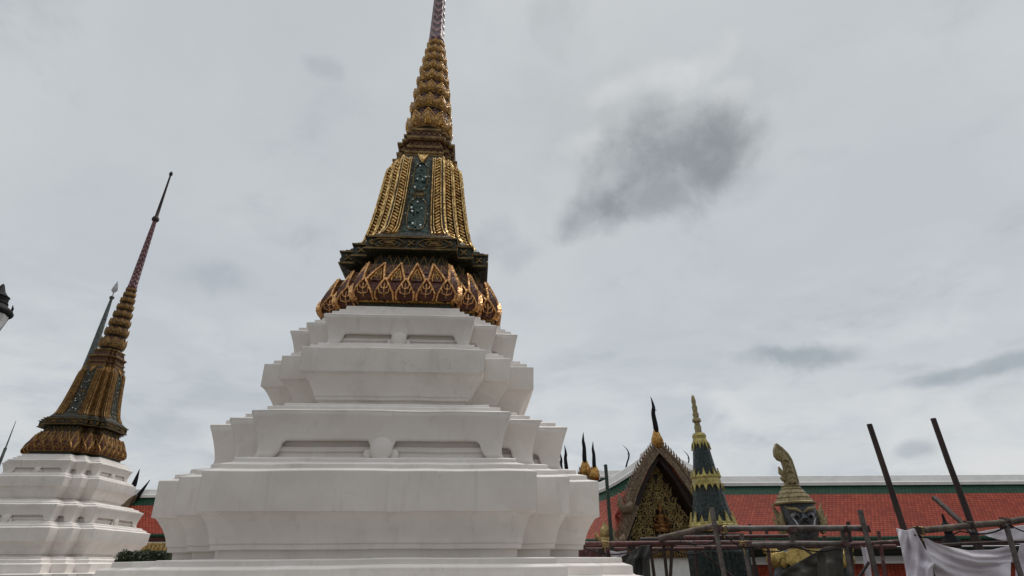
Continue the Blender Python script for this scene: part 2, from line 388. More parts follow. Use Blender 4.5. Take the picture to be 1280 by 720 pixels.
def sweep(mb, levels, mi=0, mis=None, cap=True):
    o = len(mb.v)
    for (z, w3, s) in levels: mb.v += [tuple(p) for p in ring(w3, s, z)]
    for i in range(len(levels)-1):
        for k in range(20):
            mb.f.append([o+i*20+k, o+i*20+(k+1) % 20, o+(i+1)*20+(k+1) % 20, o+(i+1)*20+k]); mb.m.append(mis[i] if mis else mi)
    if cap:
        mb.f.append([o+(len(levels)-1)*20+k for k in range(20)]); mb.m.append(mis[-1] if mis else mi)
class Surf:
    """point on face k of a swept redented body: u across the face, z height"""
    def __init__(s, levels): s.l = levels
    def lv(s, z):
        l = s.l
        if z <= l[0][0]: return l[0][1:]
        for a, b in zip(l, l[1:]):
            if z <= b[0]:
                t = (z-a[0])/max(1e-6, b[0]-a[0]); return (a[1]+(b[1]-a[1])*t, a[2]+(b[2]-a[2])*t)
        return l[-1][1:]
    def p(s, k, u, z):
        w3, st = s.lv(z); r = ring(w3, st, z); return r[k].lerp(r[(k+1) % 20], u)
    def width(s, k, z): return (s.p(k, 1, z)-s.p(k, 0, z)).length
    def n(s, k, u, z):
        a = s.p(k, min(1, u+.01), z)-s.p(k, max(0, u-.01), z); b = s.p(k, u, z+.02)-s.p(k, u, z-.02)
        return a.cross(b).normalized()
def ribbon(mb, S, k, pts, wd, h, mi):
    P = [S.p(k, u, z) for u, z in pts]; Nn = [S.n(k, u, z) for u, z in pts]; vs = []; K = len(P)
    for i in range(K):
        t = (P[min(i+1, K-1)]-P[max(i-1, 0)]).normalized(); sd_ = Nn[i].cross(t)
        vs += [P[i]-sd_*wd/2-Nn[i]*.01, P[i]-sd_*wd*.22+Nn[i]*h, P[i]+sd_*wd*.22+Nn[i]*h, P[i]+sd_*wd/2-Nn[i]*.01]
    fs = []
    for i in range(K-1):
        for j in range(3): fs.append((i*4+j+1, i*4+j, i*4+4+j, i*4+5+j))
    fs += [(0, 1, 2, 3), (K*4-1, K*4-2, K*4-3, K*4-4)]
    mb.add(vs, fs, mi)
def slab(mb, S, k, u0, u1, z0, z1, h, nu, nz, mi):
    """raised panel lying on a face, with sides"""
    vs = []
    for j in range(nz+1):
        for i in range(nu+1):
            u = u0+(u1-u0)*i/nu; z = z0+(z1-z0)*j/nz; e = -.01 if i in (0, nu) or j in (0, nz) else h
            uu = u if i not in (0, nu) else u
            vs.append(S.p(k, uu, z)+S.n(k, u, z)*e)
    W = nu+1
    mb.add(vs, [(j*W+i, j*W+i+1, (j+1)*W+i+1, (j+1)*W+i) for j in range(nz) for i in range(nu)], mi)
def petal(mb, S, k, uc, du, z0, z1, rim, h, mi_rim, mi_in, motif=True, clip=True):
    def g(t): return (1-max(0, t-.18)**1.25/.82**1.25)*(.93+.07*math.sin(min(1, t/.35)*math.pi)) if t > .18 else .93+.07*math.sin(t/.35*math.pi)
    T = [0, .12, .25, .4, .55, .7, .83, .93, 1]
    left = [(uc-du*g(t), z0+(z1-z0)*t) for t in T]; right = [(uc+du*g(t), z0+(z1-z0)*t) for t in T]
    if mi_in is not None:
        vs = []
        for t in T:
            z = z0+(z1-z0)*t
            for q in (-.9, 0, .9):
                u = uc+du*g(t)*q
                if clip: u = min(1, max(0, u))
                vs.append(S.p(k, u, z)+S.n(k, min(.98, max(.02, u)), z)*h*(.45 if q else .75))
        mb.add(vs, [(i*3+j, i*3+j+1, i*3+j+4, i*3+j+3) for i in range(len(T)-1) for j in (0, 1)], mi_in)
    for side in (left, right):
        pts = [p for p in side if (not clip) or -.001 <= p[0] <= 1.001]
        if len(pts) > 1: ribbon(mb, S, k, pts, rim, h, mi_rim)
    if motif and 0.05 < uc < .95:
        H = z1-z0
        for leaf in (((0, .12), (0, .40), (0, .70)), ((0, .20), (.50, .26), (.58, .46)), ((0, .20), (-.50, .26), (-.58, .46)), ((0, .42), (.32, .48), (.36, .64)), ((0, .42), (-.32, .48), (-.36, .64))):
            ribbon(mb, S, k, [(uc+du*a, z0+H*b) for a, b in leaf], rim*.62, h*.9, mi_rim)

# ------------------------------------------------------------------ the chedi
def lerp_levels(pts, n=6):
    """refine a coarse profile with a smooth curve"""
    out = []
    for i in range(len(pts)-1):
        p0 = pts[max(i-1, 0)]; p1 = pts[i]; p2 = pts[i+1]; p3 = pts[min(i+2, len(pts)-1)]
        for j in range(n):
            t = j/n
            out.append(tuple(.5*(2*p1[q]+(p2[q]-p0[q])*t+(2*p0[q]-5*p1[q]+4*p2[q]-p3[q])*t*t+(3*p1[q]-p0[q]-3*p2[q]+p3[q])*t**3) if q else p1[0]+(p2[0]-p1[0])*t for q in range(len(p1))))
    out.append(tuple(pts[-1])); return out
def apron(z0, z1, wbot, wtop, s, parent, thick=.085):
    """the lion-leg skirt: every outer corner a foot, a boss hanging in mid face, openings between"""
    H = z1-z0; k_ = H/.76
    def wv(v): return wbot+(wtop-wbot)*v**1.7+.045*k_*math.exp(-(v/.10)**2)
    mb = MB(); ex = MB(); NR = 9
    lv = [(z0+H*i/40, wv(i/40), s) for i in range(41)]; S = Surf(lv)
    for k in range(20):
        f = k % 5; Lw = S.width(k, z1); vs = []
        cols = 72 if f == 0 else 20
        leg = .36*k_; low = .30*k_; crown = .38*H
        for i in range(cols+1):
            u = i/cols; d = u*Lw
            if f == 0: sdist = min(d, Lw-d)
            elif f in (1, 3): sdist = d
            else: sdist = Lw-d
            if sdist < leg: zc = .0
            else:
                q = min(1, (sdist-leg)/(.16*k_)); zc = crown*math.sqrt(max(0, 1-(1-q)**2)) if q < 1 else crown
            if f == 0:
                e = abs(d-Lw/2)/(.20*k_)
                if e < 1: zc = min(zc, crown-crown*.97*(1-e**4)**.5)
            for j in range(NR+1):
                z = z0+zc+(H-zc)*j/NR; p = wob(S.p(k, u, z))
                vs.append(p)
        W = NR+1
        ex = MB()
        if f == 0:                                        # round boss with a small scroll either side
            for du_, zz, rr in ((0, .16*k_, .20*k_), (-.24*k_, .08*k_, .085*k_), (.24*k_, .08*k_, .085*k_)):
                c0 = S.p(k, .5+du_/Lw, z0+zz); nn = S.n(k, .5, z0+zz); sd_ = Vector((0, 0, 1)).cross(nn).normalized()
                rot = Matrix((sd_, nn, Vector((0, 0, 1)))).transposed()
                ex.ball(c0-nn*(-.02 if du_ == 0 else .03)*k_, rr, 20, 0, (1, .30, 1.05), rot)
        if f == 0: ex.build('boss', WHITE, parent, 60)
        mb.add(vs, [(i*W+j, (i+1)*W+j, (i+1)*W+j+1, i*W+j+1) for i in range(cols) for j in range(NR)], 0)
    o = mb.build('lion_leg_skirt', WHITE, parent, 50)
    # weld the faces at the corners so the skirt is one skin with a thickness
    import bmesh
    bm = bmesh.new(); bm.from_mesh(o.data); bmesh.ops.remove_doubles(bm, verts=bm.verts, dist=.0008); bm.to_mesh(o.data); bm.free()
    o.data.set_sharp_from_angle(angle=R(35))
    md = o.modifiers.new('thickness', 'SOLIDIFY'); md.thickness = thick; md.offset = -1
    return o
def make_chedi(loc, rz):
    root = empty('chedi', loc, rz); z = EZ - loc[2]       # heights below are above the eye
    def lv(l): return [(a+z, b, c) for a, b, c in l]
    # --- plinth with its stepped ledges, standing on the terrace
    p = MB(); plaster(p, lv([(-1.6, 5.25, .66), (-1.15, 5.25, .66), (-1.12, 5.1, .66), (-1.05, 5.05, .66), (-.62, 5.05, .66), (-.58, 4.62, .66), (-.22, 4.60, .66), (-.2, 4.46, .66), (-.19, 4.45, .66),
        (-.17, 4.34, .66), (-.15, 4.31, .66), (-.05, 4.31, .66), (-.03, 4.30, .66), (0.0, 4.20, .655), (.01, 4.17, .655), (.075, 4.17, .655), (.085, 4.15, .65), (.11, 3.4, .6)]))
    p.build('plinth', WHITE, root)
    # --- lower tier
    a = MB(); prof = [(.09, 3.52, .6), (.22, 3.53, .6), (.225, 3.60, .605), (.30, 3.61, .61), (.31, 3.63, .61)]
    prof += lerp_levels([(.325, 3.635, .612), (.45, 3.665, .618), (.60, 3.735, .628), (.70, 3.80, .634), (.745, 3.835, .636)], 4)
    prof += [(.752, 3.885, .638), (.765, 3.89, .638), (1.345, 3.91, .64), (1.36, 3.90, .64), (1.405, 3.76, .635), (1.415, 3.74, .635), (1.475, 3.735, .632), (1.49, 3.72, .63), (1.53, 3.58, .62), (1.54, 3.565, .62),
             (1.59, 3.56, .615), (1.605, 3.54, .61), (1.645, 3.36, .6), (1.65, 3.22, .6), (1.70, 3.18, .6), (1.76, 3.18, .6), (1.765, 3.21, .6), (1.85, 3.21, .6), (1.855, 3.175, .6), (1.93, 3.175, .6), (2.30, 3.17, .6), (2.37, 3.26, .6)]
    lo = None
    plaster(a, lv(prof)); lo = a.build('lower_tier', WHITE, root, 25)
    apron(1.645+z, 2.40+z, 3.275, 3.447, .6, lo)
    # --- upper tier
    b = MB(); prof = [(2.33, 3.38, .6), (2.403, 3.44, .6), (2.425, 3.445, .6), (2.44, 3.43, .6), (2.485, 3.26, .59), (2.495, 3.245, .59), (2.55, 3.24, .585), (2.56, 3.22, .58), (2.605, 3.03, .57), (2.615, 3.01, .57), (2.66, 3.0, .565), (2.67, 2.98, .56), (2.735, 2.52, .545), (2.74, 2.50, .54), (2.85, 2.50, .54), (2.855, 2.56, .54), (2.915, 2.565, .54), (2.925, 2.585, .54)]
    prof += lerp_levels([(2.935, 2.588, .54), (3.05, 2.63, .54), (3.20, 2.715, .54), (3.33, 2.80, .54)], 4)
    prof += [(3.336, 2.845, .54), (3.35, 2.849, .54), (3.815, 2.852, .53), (3.83, 2.84, .53), (3.865, 2.72, .52), (3.93, 2.71, .515), (3.975, 2.585, .505), (4.025, 2.57, .50), (4.055, 2.46, .48), (4.06, 2.35, .48), (4.10, 2.325, .48), (4.15, 2.325, .48), (4.155, 2.345, .48), (4.22, 2.345, .48), (4.225, 2.32, .48), (4.60, 2.325, .48), (4.63, 2.40, .48)]
    plaster(b, lv(prof)); up = b.build('upper_tier', WHITE, root, 25)
    apron(4.055+z, 4.655+z, 2.395, 2.535, .48, up, .065)
    c = MB(); plaster(c, lv([(4.60, 2.47, .48), (4.658, 2.528, .48), (4.675, 2.53, .48), (4.69, 2.515, .48), (4.74, 2.40, .475), (4.80, 2.39, .475), (4.84, 2.28, .47), (4.90, 2.27, .47), (4.94, 2.17, .47), (5.03, 2.16, .47), (5.04, 1.9, .47)]))
    c.build('coping', WHITE, root)
    # --- gilded lotus cushion
    LB = lv([(5.035, 1.93, .47), (5.05, 1.97, .47), (5.20, 1.97, .47), (5.205, 2.02, .47), (5.245, 2.03, .47), (5.25, 2.0, .47)])
    LC = lv(lerp_levels([(5.25, 2.0, .47), (5.36, 2.085, .47), (5.50, 2.10, .47), (5.72, 2.06, .46), (5.98, 1.95, .45), (6.18, 1.85, .44), (6.30, 1.78, .43)], 4))
    LN = lv([(6.30, 1.78, .43), (6.31, 1.60, .39), (6.64, 1.60, .39)])
    d = MB(); sweep(d, LB, 2, cap=False, mis=[2, 2, 1, 1, 1, 1]); sweep(d, LC, 0, cap=False); sweep(d, LN, 2)
    S = Surf(LC); SN = Surf(lv([(6.3, 1.60, .39), (6.66, 1.60, .39)]))
    for k in range(20):
        n = 5 if k % 5 == 0 else 1
        du = .5/n
        for i in range(n+1):                              # rear row, tips between
            pass
        for i in range(n):
            petal(d, S, k, (i+.5)/n, du*.42, 5.95+z, 6.25+z, .05, .03, 3, 0, False)
        for i in range(n+1):                              # tall row springing between the front petals
            uc_ = i/n
            for sg in (-1, 1):
                pts = [(uc_+sg*du*a, q+z) for a, q in ((.86, 5.70), (.66, 5.86), (.34, 6.07), (0, 6.285)) if -.001 <= uc_+sg*du*a <= 1.001]
                if len(pts) > 1: ribbon(d, S, k, pts, .085, .075, 4)
            if 0 < i < n: petal(d, S, k, i/n, du*.46, 5.70+z, 6.08+z, .045, .05, 1, 0, True)
        for i in range(n):                                # front row
            petal(d, S, k, (i+.5)/n, du*.88, 5.28+z, 5.72+z, .075, .10, 4, 0, True)
        m = 8 if k % 5 == 0 else 2
        for i in range(m): petal(d, SN, k, (i+.5)/m, .42/m, 6.32+z, 6.62+z, .045, .05, 3, 2, False)
    d.build('lotus_cushion', [BROWN, GOLD, DARKG, GOLDD, GOLDR], root)
    # --- frieze slab
    FS = lv([(6.60, 1.58, .38), (6.64, 1.68, .38), (6.66, 1.80, .38), (6.68, 1.85, .38), (6.72, 1.855, .38), (6.735, 1.81, .38), (6.985, 1.81, .38), (7.0, 1.855, .38), (7.04, 1.86, .38), (7.05, 1.75, .37), (7.12, 1.74, .37), (7.125, 1.66, .36), (7.20, 1.63, .35), (7.245, 1.57, .34), (7.25, 1.4, .33)])
    e = MB(); sweep(e, FS, 0, mis=[0, 0, 0, 1, 0, 0, 0, 1, 0, 0, 0, 0, 0, 0]); SF = Surf(lv([(6.72, 1.81, .38), (7.0, 1.81, .38)]))
    for k in range(20):
        zc = 6.86+z; hh = .105
        if k % 5 == 0:
            for uc in (.24, .76):
                for sx in (1, .55):
                    pts = [(uc-.19*sx, zc), (uc-.12*sx, zc+hh*sx), (uc+.12*sx, zc+hh*sx), (uc+.19*sx, zc), (uc+.12*sx, zc-hh*sx), (uc-.12*sx, zc-hh*sx), (uc-.19*sx, zc)]
                    ribbon(e, SF, k, pts, .035, .04, 1)
                slab(e, SF, k, uc-.07, uc+.07, zc-.045, zc+.045, .05, 4, 4, 1)
            xs = (0.03, .5, .97)
        else: xs = (.5,)
        wd = SF.width(k, zc)
        for uc in xs:
            for q in range(4):
                an = math.pi/4+q*math.pi/2; dx, dz = math.cos(an)*.11/wd, math.sin(an)*.10
                if 0 <= uc+dx <= 1: ribbon(e, SF, k, [(uc, zc), (uc+dx*.6-dz*.15/wd, zc+dz*.6), (uc+dx, zc+dz)], .05, .045, 1)
    e.build('frieze_slab', [DARKG, GOLDD], root)
    # --- bell
    BL = lv(lerp_levels([(7.22, 1.60, .345), (7.32, 1.50, .33), (7.6, 1.37, .31), (8.2, 1.255, .288), (9.0, 1.15, .262), (9.7, 1.075, .243), (10.08, 1.02, .228), (10.27, .93, .207), (10.42, .80, .18)], 5))
    h = MB(); sweep(h, BL, 0); SB = Surf(BL)
    for k in range(0, 20, 5): slab(h, SB, k, .255, .745, 7.26+z, 10.2+z, .012, 4, 24, 3)
    for k in range(20):
        f = k % 5
        if f == 0: lines = [(.19, 'bar'), (.81, 'bar'), (.235, 'bar'), (.765, 'bar'), (.12, 'rope'), (.88, 'rope'), (.05, 'bar'), (.95, 'bar')]
        elif f in (1, 3): lines = [(.5, 'rope'), (.14, 'bar')]
        else: lines = [(.5, 'rope'), (.88, 'bar'), (.14, 'bar')]
        zt, zb = 10.12+z, 7.30+z
        for u, kind in lines:
            zs = [zb+(zt-zb)*i/26 for i in range(27)]
            if kind == 'bar': ribbon(h, SB, k, [(u, q) for q in zs], .045, .05, 1)
            else:
                ribbon(h, SB, k, [(u, q) for q in zs], .12, .02, 2)
                Nb = 26
                for i in range(Nb):                      # slanting strands of the rope
                    q = zb+(zt-zb)*(i+.5)/Nb; hw = .055/SB.width(k, q)
                    sg = 1 if u > .5 else -1
                    ribbon(h, SB, k, [(u-hw*sg, q-.045), (u, q+.005), (u+hw*sg, q+.045)], .07, .06, 1)
        # leaf at the shoulder
        petal(h, SB, k, .5, .42 if f else .14, 10.38+z, 9.92+z if f == 0 else 10.02+z, .05, .07, 1, 1, False)
    bell = h.build('bell', [BRONZE, GOLDB, OLDG, DARKG], root)
    for kq in range(4):                                  # the green panel on each main face
        k = kq*5; pm = MB()
        slab(pm, SB, k, .27, .73, 7.34+z, 10.02+z, .03, 8, 30, 0)
        for (za, zb_, hw) in ((7.45, 8.62, .17), (8.86, 9.9, .16)):
            zc = (za+zb_)/2; hz = (zb_-za)/2
            for sc_ in (1.0,):
                pts = [(.5+hw*sc_*math.copysign(abs(math.cos(t))**.6, math.cos(t)), zc+z+hz*sc_*math.copysign(abs(math.sin(t))**.8, math.sin(t))) for t in [2*math.pi*i/20 for i in range(21)]]
                ribbon(pm, SB, k, pts, .045, .055, 1)
            for i in range(18):
                t = 2*math.pi*i/18; u = .5+(hw+.03)*math.cos(t); q = zc+z+hz*.98*math.sin(t)
                pm.ball(SB.p(k, u, q)+SB.n(k, u, q)*.05, .021, 6, 3 if i % 3 == 0 else 2)
            for i in range(14):
                u = .5+random.uniform(-.8, .8)*hw; q = zc+z+random.uniform(-.85, .85)*hz
                pm.ball(SB.p(k, u, q)+SB.n(k, u, q)*.035, random.choice((.03, .035, .045)), 6, 3 if random.random() < .3 else 2)
        for i in range(12):
            an = i*math.pi/6; zc = 8.74+z
            ribbon(pm, SB, k, [(.5, zc), (.5+.16*math.cos(an), zc+.09*math.sin(an))], .03, .05, 1)
        pm.build('mosaic_panel', [GREENM, GOLDD, GREENM, JEWEL], bell)
    # --- square throne above the bell
    HT = lv([(10.30, .92, .2), (10.36, .90, .19), (10.40, .93, .19), (10.46, .93, .19), (10.48, .84, .18), (10.62, .80, .17), (10.66, .84, .17), (10.74, .85, .17), (10.76, .78, .16), (10.96, .75, .155), (10.98, .80, .155), (11.03, .84, .155), (11.10, .84, .155), (11.12, .74, .15), (11.22, .72, .15), (11.25, .68, .14), (11.42, .66, .14), (11.45, .70, .14), (11.52, .70, .14), (11.54, .6, .12)])
    t_ = MB(); sweep(t_, HT, 0, mis=[1, 1, 1, 0, 0, 0, 1, 0, 0, 0, 1, 1, 0, 0, 0, 0, 1, 1, 0]); ST = Surf(HT)
    for k in range(20):
        m = 5 if k % 5 == 0 else 1
        for i in range(m):
            petal(t_, ST, k, (i+.5)/m, .45/m, 10.78+z, 10.95+z, .03, .03, 1, None, False)
            petal(t_, ST, k, (i+.5)/m, .45/m, 11.25+z, 11.42+z, .03, .03, 1, None, False)
            petal(t_, ST, k, (i+.5)/m, .45/m, 10.50+z, 10.62+z, .03, .03, 1, None, False)
    t_.build('throne', [BROWN, GOLDD], root)
    # --- rings of lotus, growing smaller
    ze = [11.52, 12.42, 13.08, 13.70, 14.24, 14.75, 15.22, 15.62, 15.95]; re = [.66, .60, .545, .49, .435, .38, .33, .285]
    rg = MB(); rg.lathe([(.50, 11.5+z), (.46, 12.3+z), (.36, 13.9+z), (.26, 15.3+z), (.22, 16.0+z)], n=24, mi=0)
    for i in range(8):
        z0, z1 = ze[i]+z, ze[i+1]+z; Rr = re[i]; H = (z1-z0)*1.03; n = 10; seg = 8; rows = 8
        rg.lathe([(Rr*.66, z0-.14*H), (Rr*.72, z0), (Rr*.86, z0+.14*H), (Rr*.90, z0+.22*H), (Rr*.80, z0+.3*H)], n=32, mi=0)
        for layer in (0, 1):
            vs = []; zs = z0+(.20 if layer else .34)*H
            for j in range(rows+1):
                t = j/rows
                for k in range(n*seg):
                    th = 2*math.pi*(k+layer*seg/2)/(n*seg); fr = (k % seg)/seg; pk = 1-abs(2*fr-1)
                    hh = H*((.40+.28*pk) if layer else (.36+.22*pk))
                    rr = Rr*(.80+.25*math.sin(math.pi*(.14+.62*t)))*(1+.06*pk*(.3+t))*(1.0 if layer else .93)
                    vs.append((rr*math.sin(th), -rr*math.cos(th), zs+hh*t))
            NN = n*seg
            rg.add(vs, [(j*NN+k, j*NN+(k+1) % NN, (j+1)*NN+(k+1) % NN, (j+1)*NN+k) for j in range(rows) for k in range(NN)], 1 if layer else 2)
            for q in range(n):                           # raised rib round every petal
                pts = [Vector(vs[rows*NN+(q*seg+x) % NN]) for x in range(seg+1)]
                rg.tube(pts, .026*Rr/.5, 5, 3 if layer else 2, caps=True)
                if layer:
                    for x in (-2, 0, 2): rg.tube([Vector(vs[a*NN+(q*seg+seg//2+int(x*(1-a/rows*.9))) % NN]) for a in (1, 3, 5, 7)], [.03*Rr/.5, .026*Rr/.5, .02*Rr/.5, .006], 5, 3)
    rg.build('lotus_rings', [BRONZE, OLDG, BROWN, GOLD], root, 40)
    # --- purple chevron spike
    ms = MB(); ms.lathe([(.25, 15.95+z), (.262, 16.0+z), (.262, 16.12+z), (.25, 16.16+z), (.22, 17.3+z), (.185, 18.8+z), (.145, 20.3+z), (.12, 21.2+z)], n=40, uv=True, mod=lambda th, q: 1+.05*math.cos(th*10))
    ms.build('mosaic_spike', CHEV, root, 40)
    fi = MB(); fi.lathe([(.115, 21.18+z), (.21, 21.25+z), (.23, 21.38+z), (.19, 21.5+z), (.11, 21.6+z), (.10, 22.2+z), (.075, 23.6+z), (.055, 25.1+z), (.06, 25.15+z), (.11, 25.25+z), (.12, 25.36+z), (.08, 25.48+z), (.02, 25.56+z)], n=20)
    fi.build('finial', DWOOD, root, 40)
    return root
YAW = R(4.054)
main = make_chedi(Vector((-2.523, 13.0, EZ-1.6)), YAW)
tag(main, 'largest white tiered chedi with gilded lotus cushion, standing in the middle nearest the camera', 'chedi', 'white chedis with gilded spires')
LY = 30.5
second = copy_tree(main); second.location = Vector((-15.6/20*LY, LY, EZ-1.6+.45)); second.scale = (.955,)*3; second.rotation_euler.z = YAW
tag(second, 'smaller, farther white chedi with browner gilding, its whole spire and knob tip in view', 'chedi', 'white chedis with gilded spires')
AGED = {'gilded_mosaic': OLDG, 'bright_gilding': OLDG, 'copper_gilding': OLDG, 'emerald_glass_mosaic': DARKG, 'old_brown_gilding': GOLDD}
def age(o):
    for sl_ in o.material_slots:                         # the farther chedi's gilding is older and browner
        m_ = sl_.material
        if m_.name in AGED: sl_.link = 'OBJECT'; sl_.material = AGED[m_.name]
    for ch in [x for x in bpy.data.objects if x.parent == o]: age(ch)
age(second)
main_y = 13.0
# ------------------------------------------------------------------ roofs of the galleries
def roof_sheet(mb, xs, ridge, eave, M, n=10, sag=.10, border=.95, foot=.28):
    """sloping tiled sheet from a ridge line to an eave line (functions of local x giving (y, z)); 0 red, 1 green border"""
    lens = []; rows = []
    for x in xs:
        (yr, zr), (ye, ze) = ridge(x), eave(x)
        Ls = math.hypot(ye-yr, ze-zr); col = []
        ts = [0, border*.5/Ls, border/Ls, border/Ls+.001]+[border/Ls+(1-border/Ls)*i/n for i in range(1, n)]+[1-foot/Ls, 1-foot/Ls+.001, 1]
        ts = sorted(ts)
        for t in ts: col.append((Vector((x, yr+(ye-yr)*t, zr+(ze-zr)*t-sag*math.sin(math.pi*t))), t*Ls, t))
        rows.append(col)
    K = len(rows[0]); vs = []; uvs = []
    for x, col in zip(xs, rows):
        for p, d, t in col: vs.append(M @ p); uvs.append((x, d))
    gi = []
    for j in range(K-1):
        t = (rows[0][j][2]+rows[0][j+1][2])/2
        Ls = rows[0][-1][1]
        gi.append(1 if t*Ls < border or t*Ls > Ls-foot else 0)
    o = len(mb.v); mb.v += [tuple(p) for p in vs]
    for i in range(len(xs)-1):
        for j in range(K-1):
            q = [i*K+j, i*K+j+1, (i+1)*K+j+1, (i+1)*K+j]
            mb.uv[len(mb.f)] = [uvs[a] for a in q]; mb.f.append([o+a for a in q]); mb.m.append(gi[j])
def strip(mb, xs, line, M, prof, mi=0):
    """extrude a small profile [(dy,dz)] along line(x) -> (y,z)"""
    n = len(prof); vs = []
    for x in xs:
        y, z = line(x)
        for dy, dz in prof: vs.append(M @ Vector((x, y+dy, z+dz)))
    K = len(xs)
    mb.add(vs, [(i*n+j, i*n+(j+1) % n, (i+1)*n+(j+1) % n, (i+1)*n+j) for i in range(K-1) for j in range(n)]+[tuple(reversed(range(n))), tuple((K-1)*n+j for j in range(n))], mi)
def cap_prof(wd, h): return [(-wd/2, -.14), (-wd/2, h*.06), (-wd*.40, h*.12), (-wd*.14, h*.95), (-wd*.08, h), (wd*.08, h), (wd*.14, h*.95), (wd*.40, h*.12), (wd/2, h*.06), (wd/2, -.14)]
def gallery(name, label, origin, yaw, xs, ridge_z, eave_z=.86, depth=3.6, lower=True, cat='gallery'):
    """long roofed gallery; local x along it, y away from the court, heights above the eye"""
    root = empty(name, Vector((origin.x, origin.y, 0)), yaw)
    Id = Matrix.Identity(4); E_ = EZ
    rz = lambda x: (0.0, ridge_z(x)+E_)
    ev = lambda x: (-depth, eave_z+E_)
    rb = lambda x: (depth, eave_z+E_)
    m = MB(); roof_sheet(m, xs, rz, ev, Id); roof_sheet(m, xs, rz, rb, Id)
    r = m.build('roof', [TILE_R, TILE_G], root, 30)
    md = r.modifiers.new('thickness', 'SOLIDIFY'); md.thickness = .09; md.offset = 0
    c = MB(); strip(c, xs, rz, Id, cap_prof(.62, .42)); c.build('ridge_cap', CAPW, root, 30)
    f = MB(); x0, x1 = xs[0], xs[-1]
    f.box((x0, -depth-.03, eave_z+E_-.25), (x1, -depth+.06, eave_z+E_-.075)); f.box((x0, -depth-.10, eave_z+E_-.10), (x1, -depth-.034, eave_z+E_-.03))
    f.build('fascia', REDT, root)
    b = MB(); b.box((x0, -depth+.07, eave_z+E_-.36), (x1, -depth+1.3, eave_z+E_-.27)); b.build('soffit', GPAINT, root)
    wl = MB(); wl.box((x0, -depth+1.3, 0), (x1, depth-1.0, eave_z+E_-.262)); wl.build('wall', WALLG, root)
    if lower:
        ly = -depth+1.25; lz = lambda x: (ly, .02+E_); le = lambda x: (ly-2.1, -1.25+E_)
        q = MB(); roof_sheet(q, xs, lz, le, Id, 5, .05, .3, .2); lr = q.build('lower_roof', [TILE_R, TILE_G], root, 30)
        md = lr.modifiers.new('thickness', 'SOLIDIFY'); md.thickness = .08; md.offset = 0
        c = MB(); strip(c, xs, lambda x: (ly-.1, .0+E_), Id, cap_prof(.34, .22)); c.build('ridge_cap', CAPW, lr, 30)
        x = x0+1.2
        while x < x1:
            pl = MB(); pl.box((x-.22, ly-1.75, 0), (x+.22, ly-1.31, -1.2+E_)); pl.box((x-.3, ly-1.83, 0), (x+.3, ly-1.23, .5)); pl.box((x-.28, ly-1.81, -1.42+E_), (x+.28, ly-1.25, -1.25+E_)); pl.build('pillar', CAPW, root); x += 3.0
    return root
def chofa(parent, base, h, lean=(0, 0, 0), side=(1, 0, 0), bulb=True, mat=None, name='chofa', bulbr=.26):
    """roof finial: a slender horn with a hooked tip rising from a gilded bulb; side = direction of the curve"""
    base = Vector(base); sd_ = Vector(side).normalized(); m = MB()
    prof = [(0, .0, 1.0), (.012, .10, 1.25), (.006, .25, 1.2), (-.012, .40, 1.1), (-.02, .52, 1.0), (.0, .62, .95), (.022, .70, .8), (.012, .78, .62), (-.004, .87, .42), (-.02, .94, .25), (-.045, 1.0, .06)] if bulb else [(0, .0, .9), (.05, .12, 1), (.06, .28, .9), (-.02, .45, .8), (-.10, .58, .8), (-.13, .70, .85), (-.10, .80, .62), (-.04, .88, .42), (.04, .95, .25), (.13, 1.0, .06)]
    z0 = h*.27 if bulb else 0; hh = h-z0
    pts = [base+sd_*a*hh*.75+Vector((0, 0, z0+b*hh)) for a, b, r in prof]; rad = [max(.012, r*h*(.056 if bulb else .042)) for a, b, r in prof]
    m.tube(pts, rad, 8, 0, flat=.75)
    p = pts[5]; m.tube([p, p+sd_*h*.03+Vector((0, 0, h*.012)), p+sd_*h*.065-Vector((0, 0, h*.012))], [h*.02, h*.014, .008], 6, 0)
    o = m.build(name, mat or BLACK, parent, 50)
    if bulb:
        b = MB(); hb = h*.36
        b.lathe([(bulbr*.45, -.05), (bulbr*.75, hb*.05), (bulbr, hb*.22), (bulbr*.92, hb*.42), (bulbr*.62, hb*.68), (bulbr*.40, hb*.9), (bulbr*.25, hb*1.05)], tuple(base), 14, 0, .8, mod=lambda th, q: 1+.06*math.cos(6*th))
        b.build('bulb', GOLD, o, 50)
    return o
def bargeboard_pts(pts, n=14):
    out = []
    for a, b in zip(pts, pts[1:]):
        for i in range(n): out.append(Vector(a).lerp(Vector(b), i/n))
    out.append(Vector(pts[-1])); return out
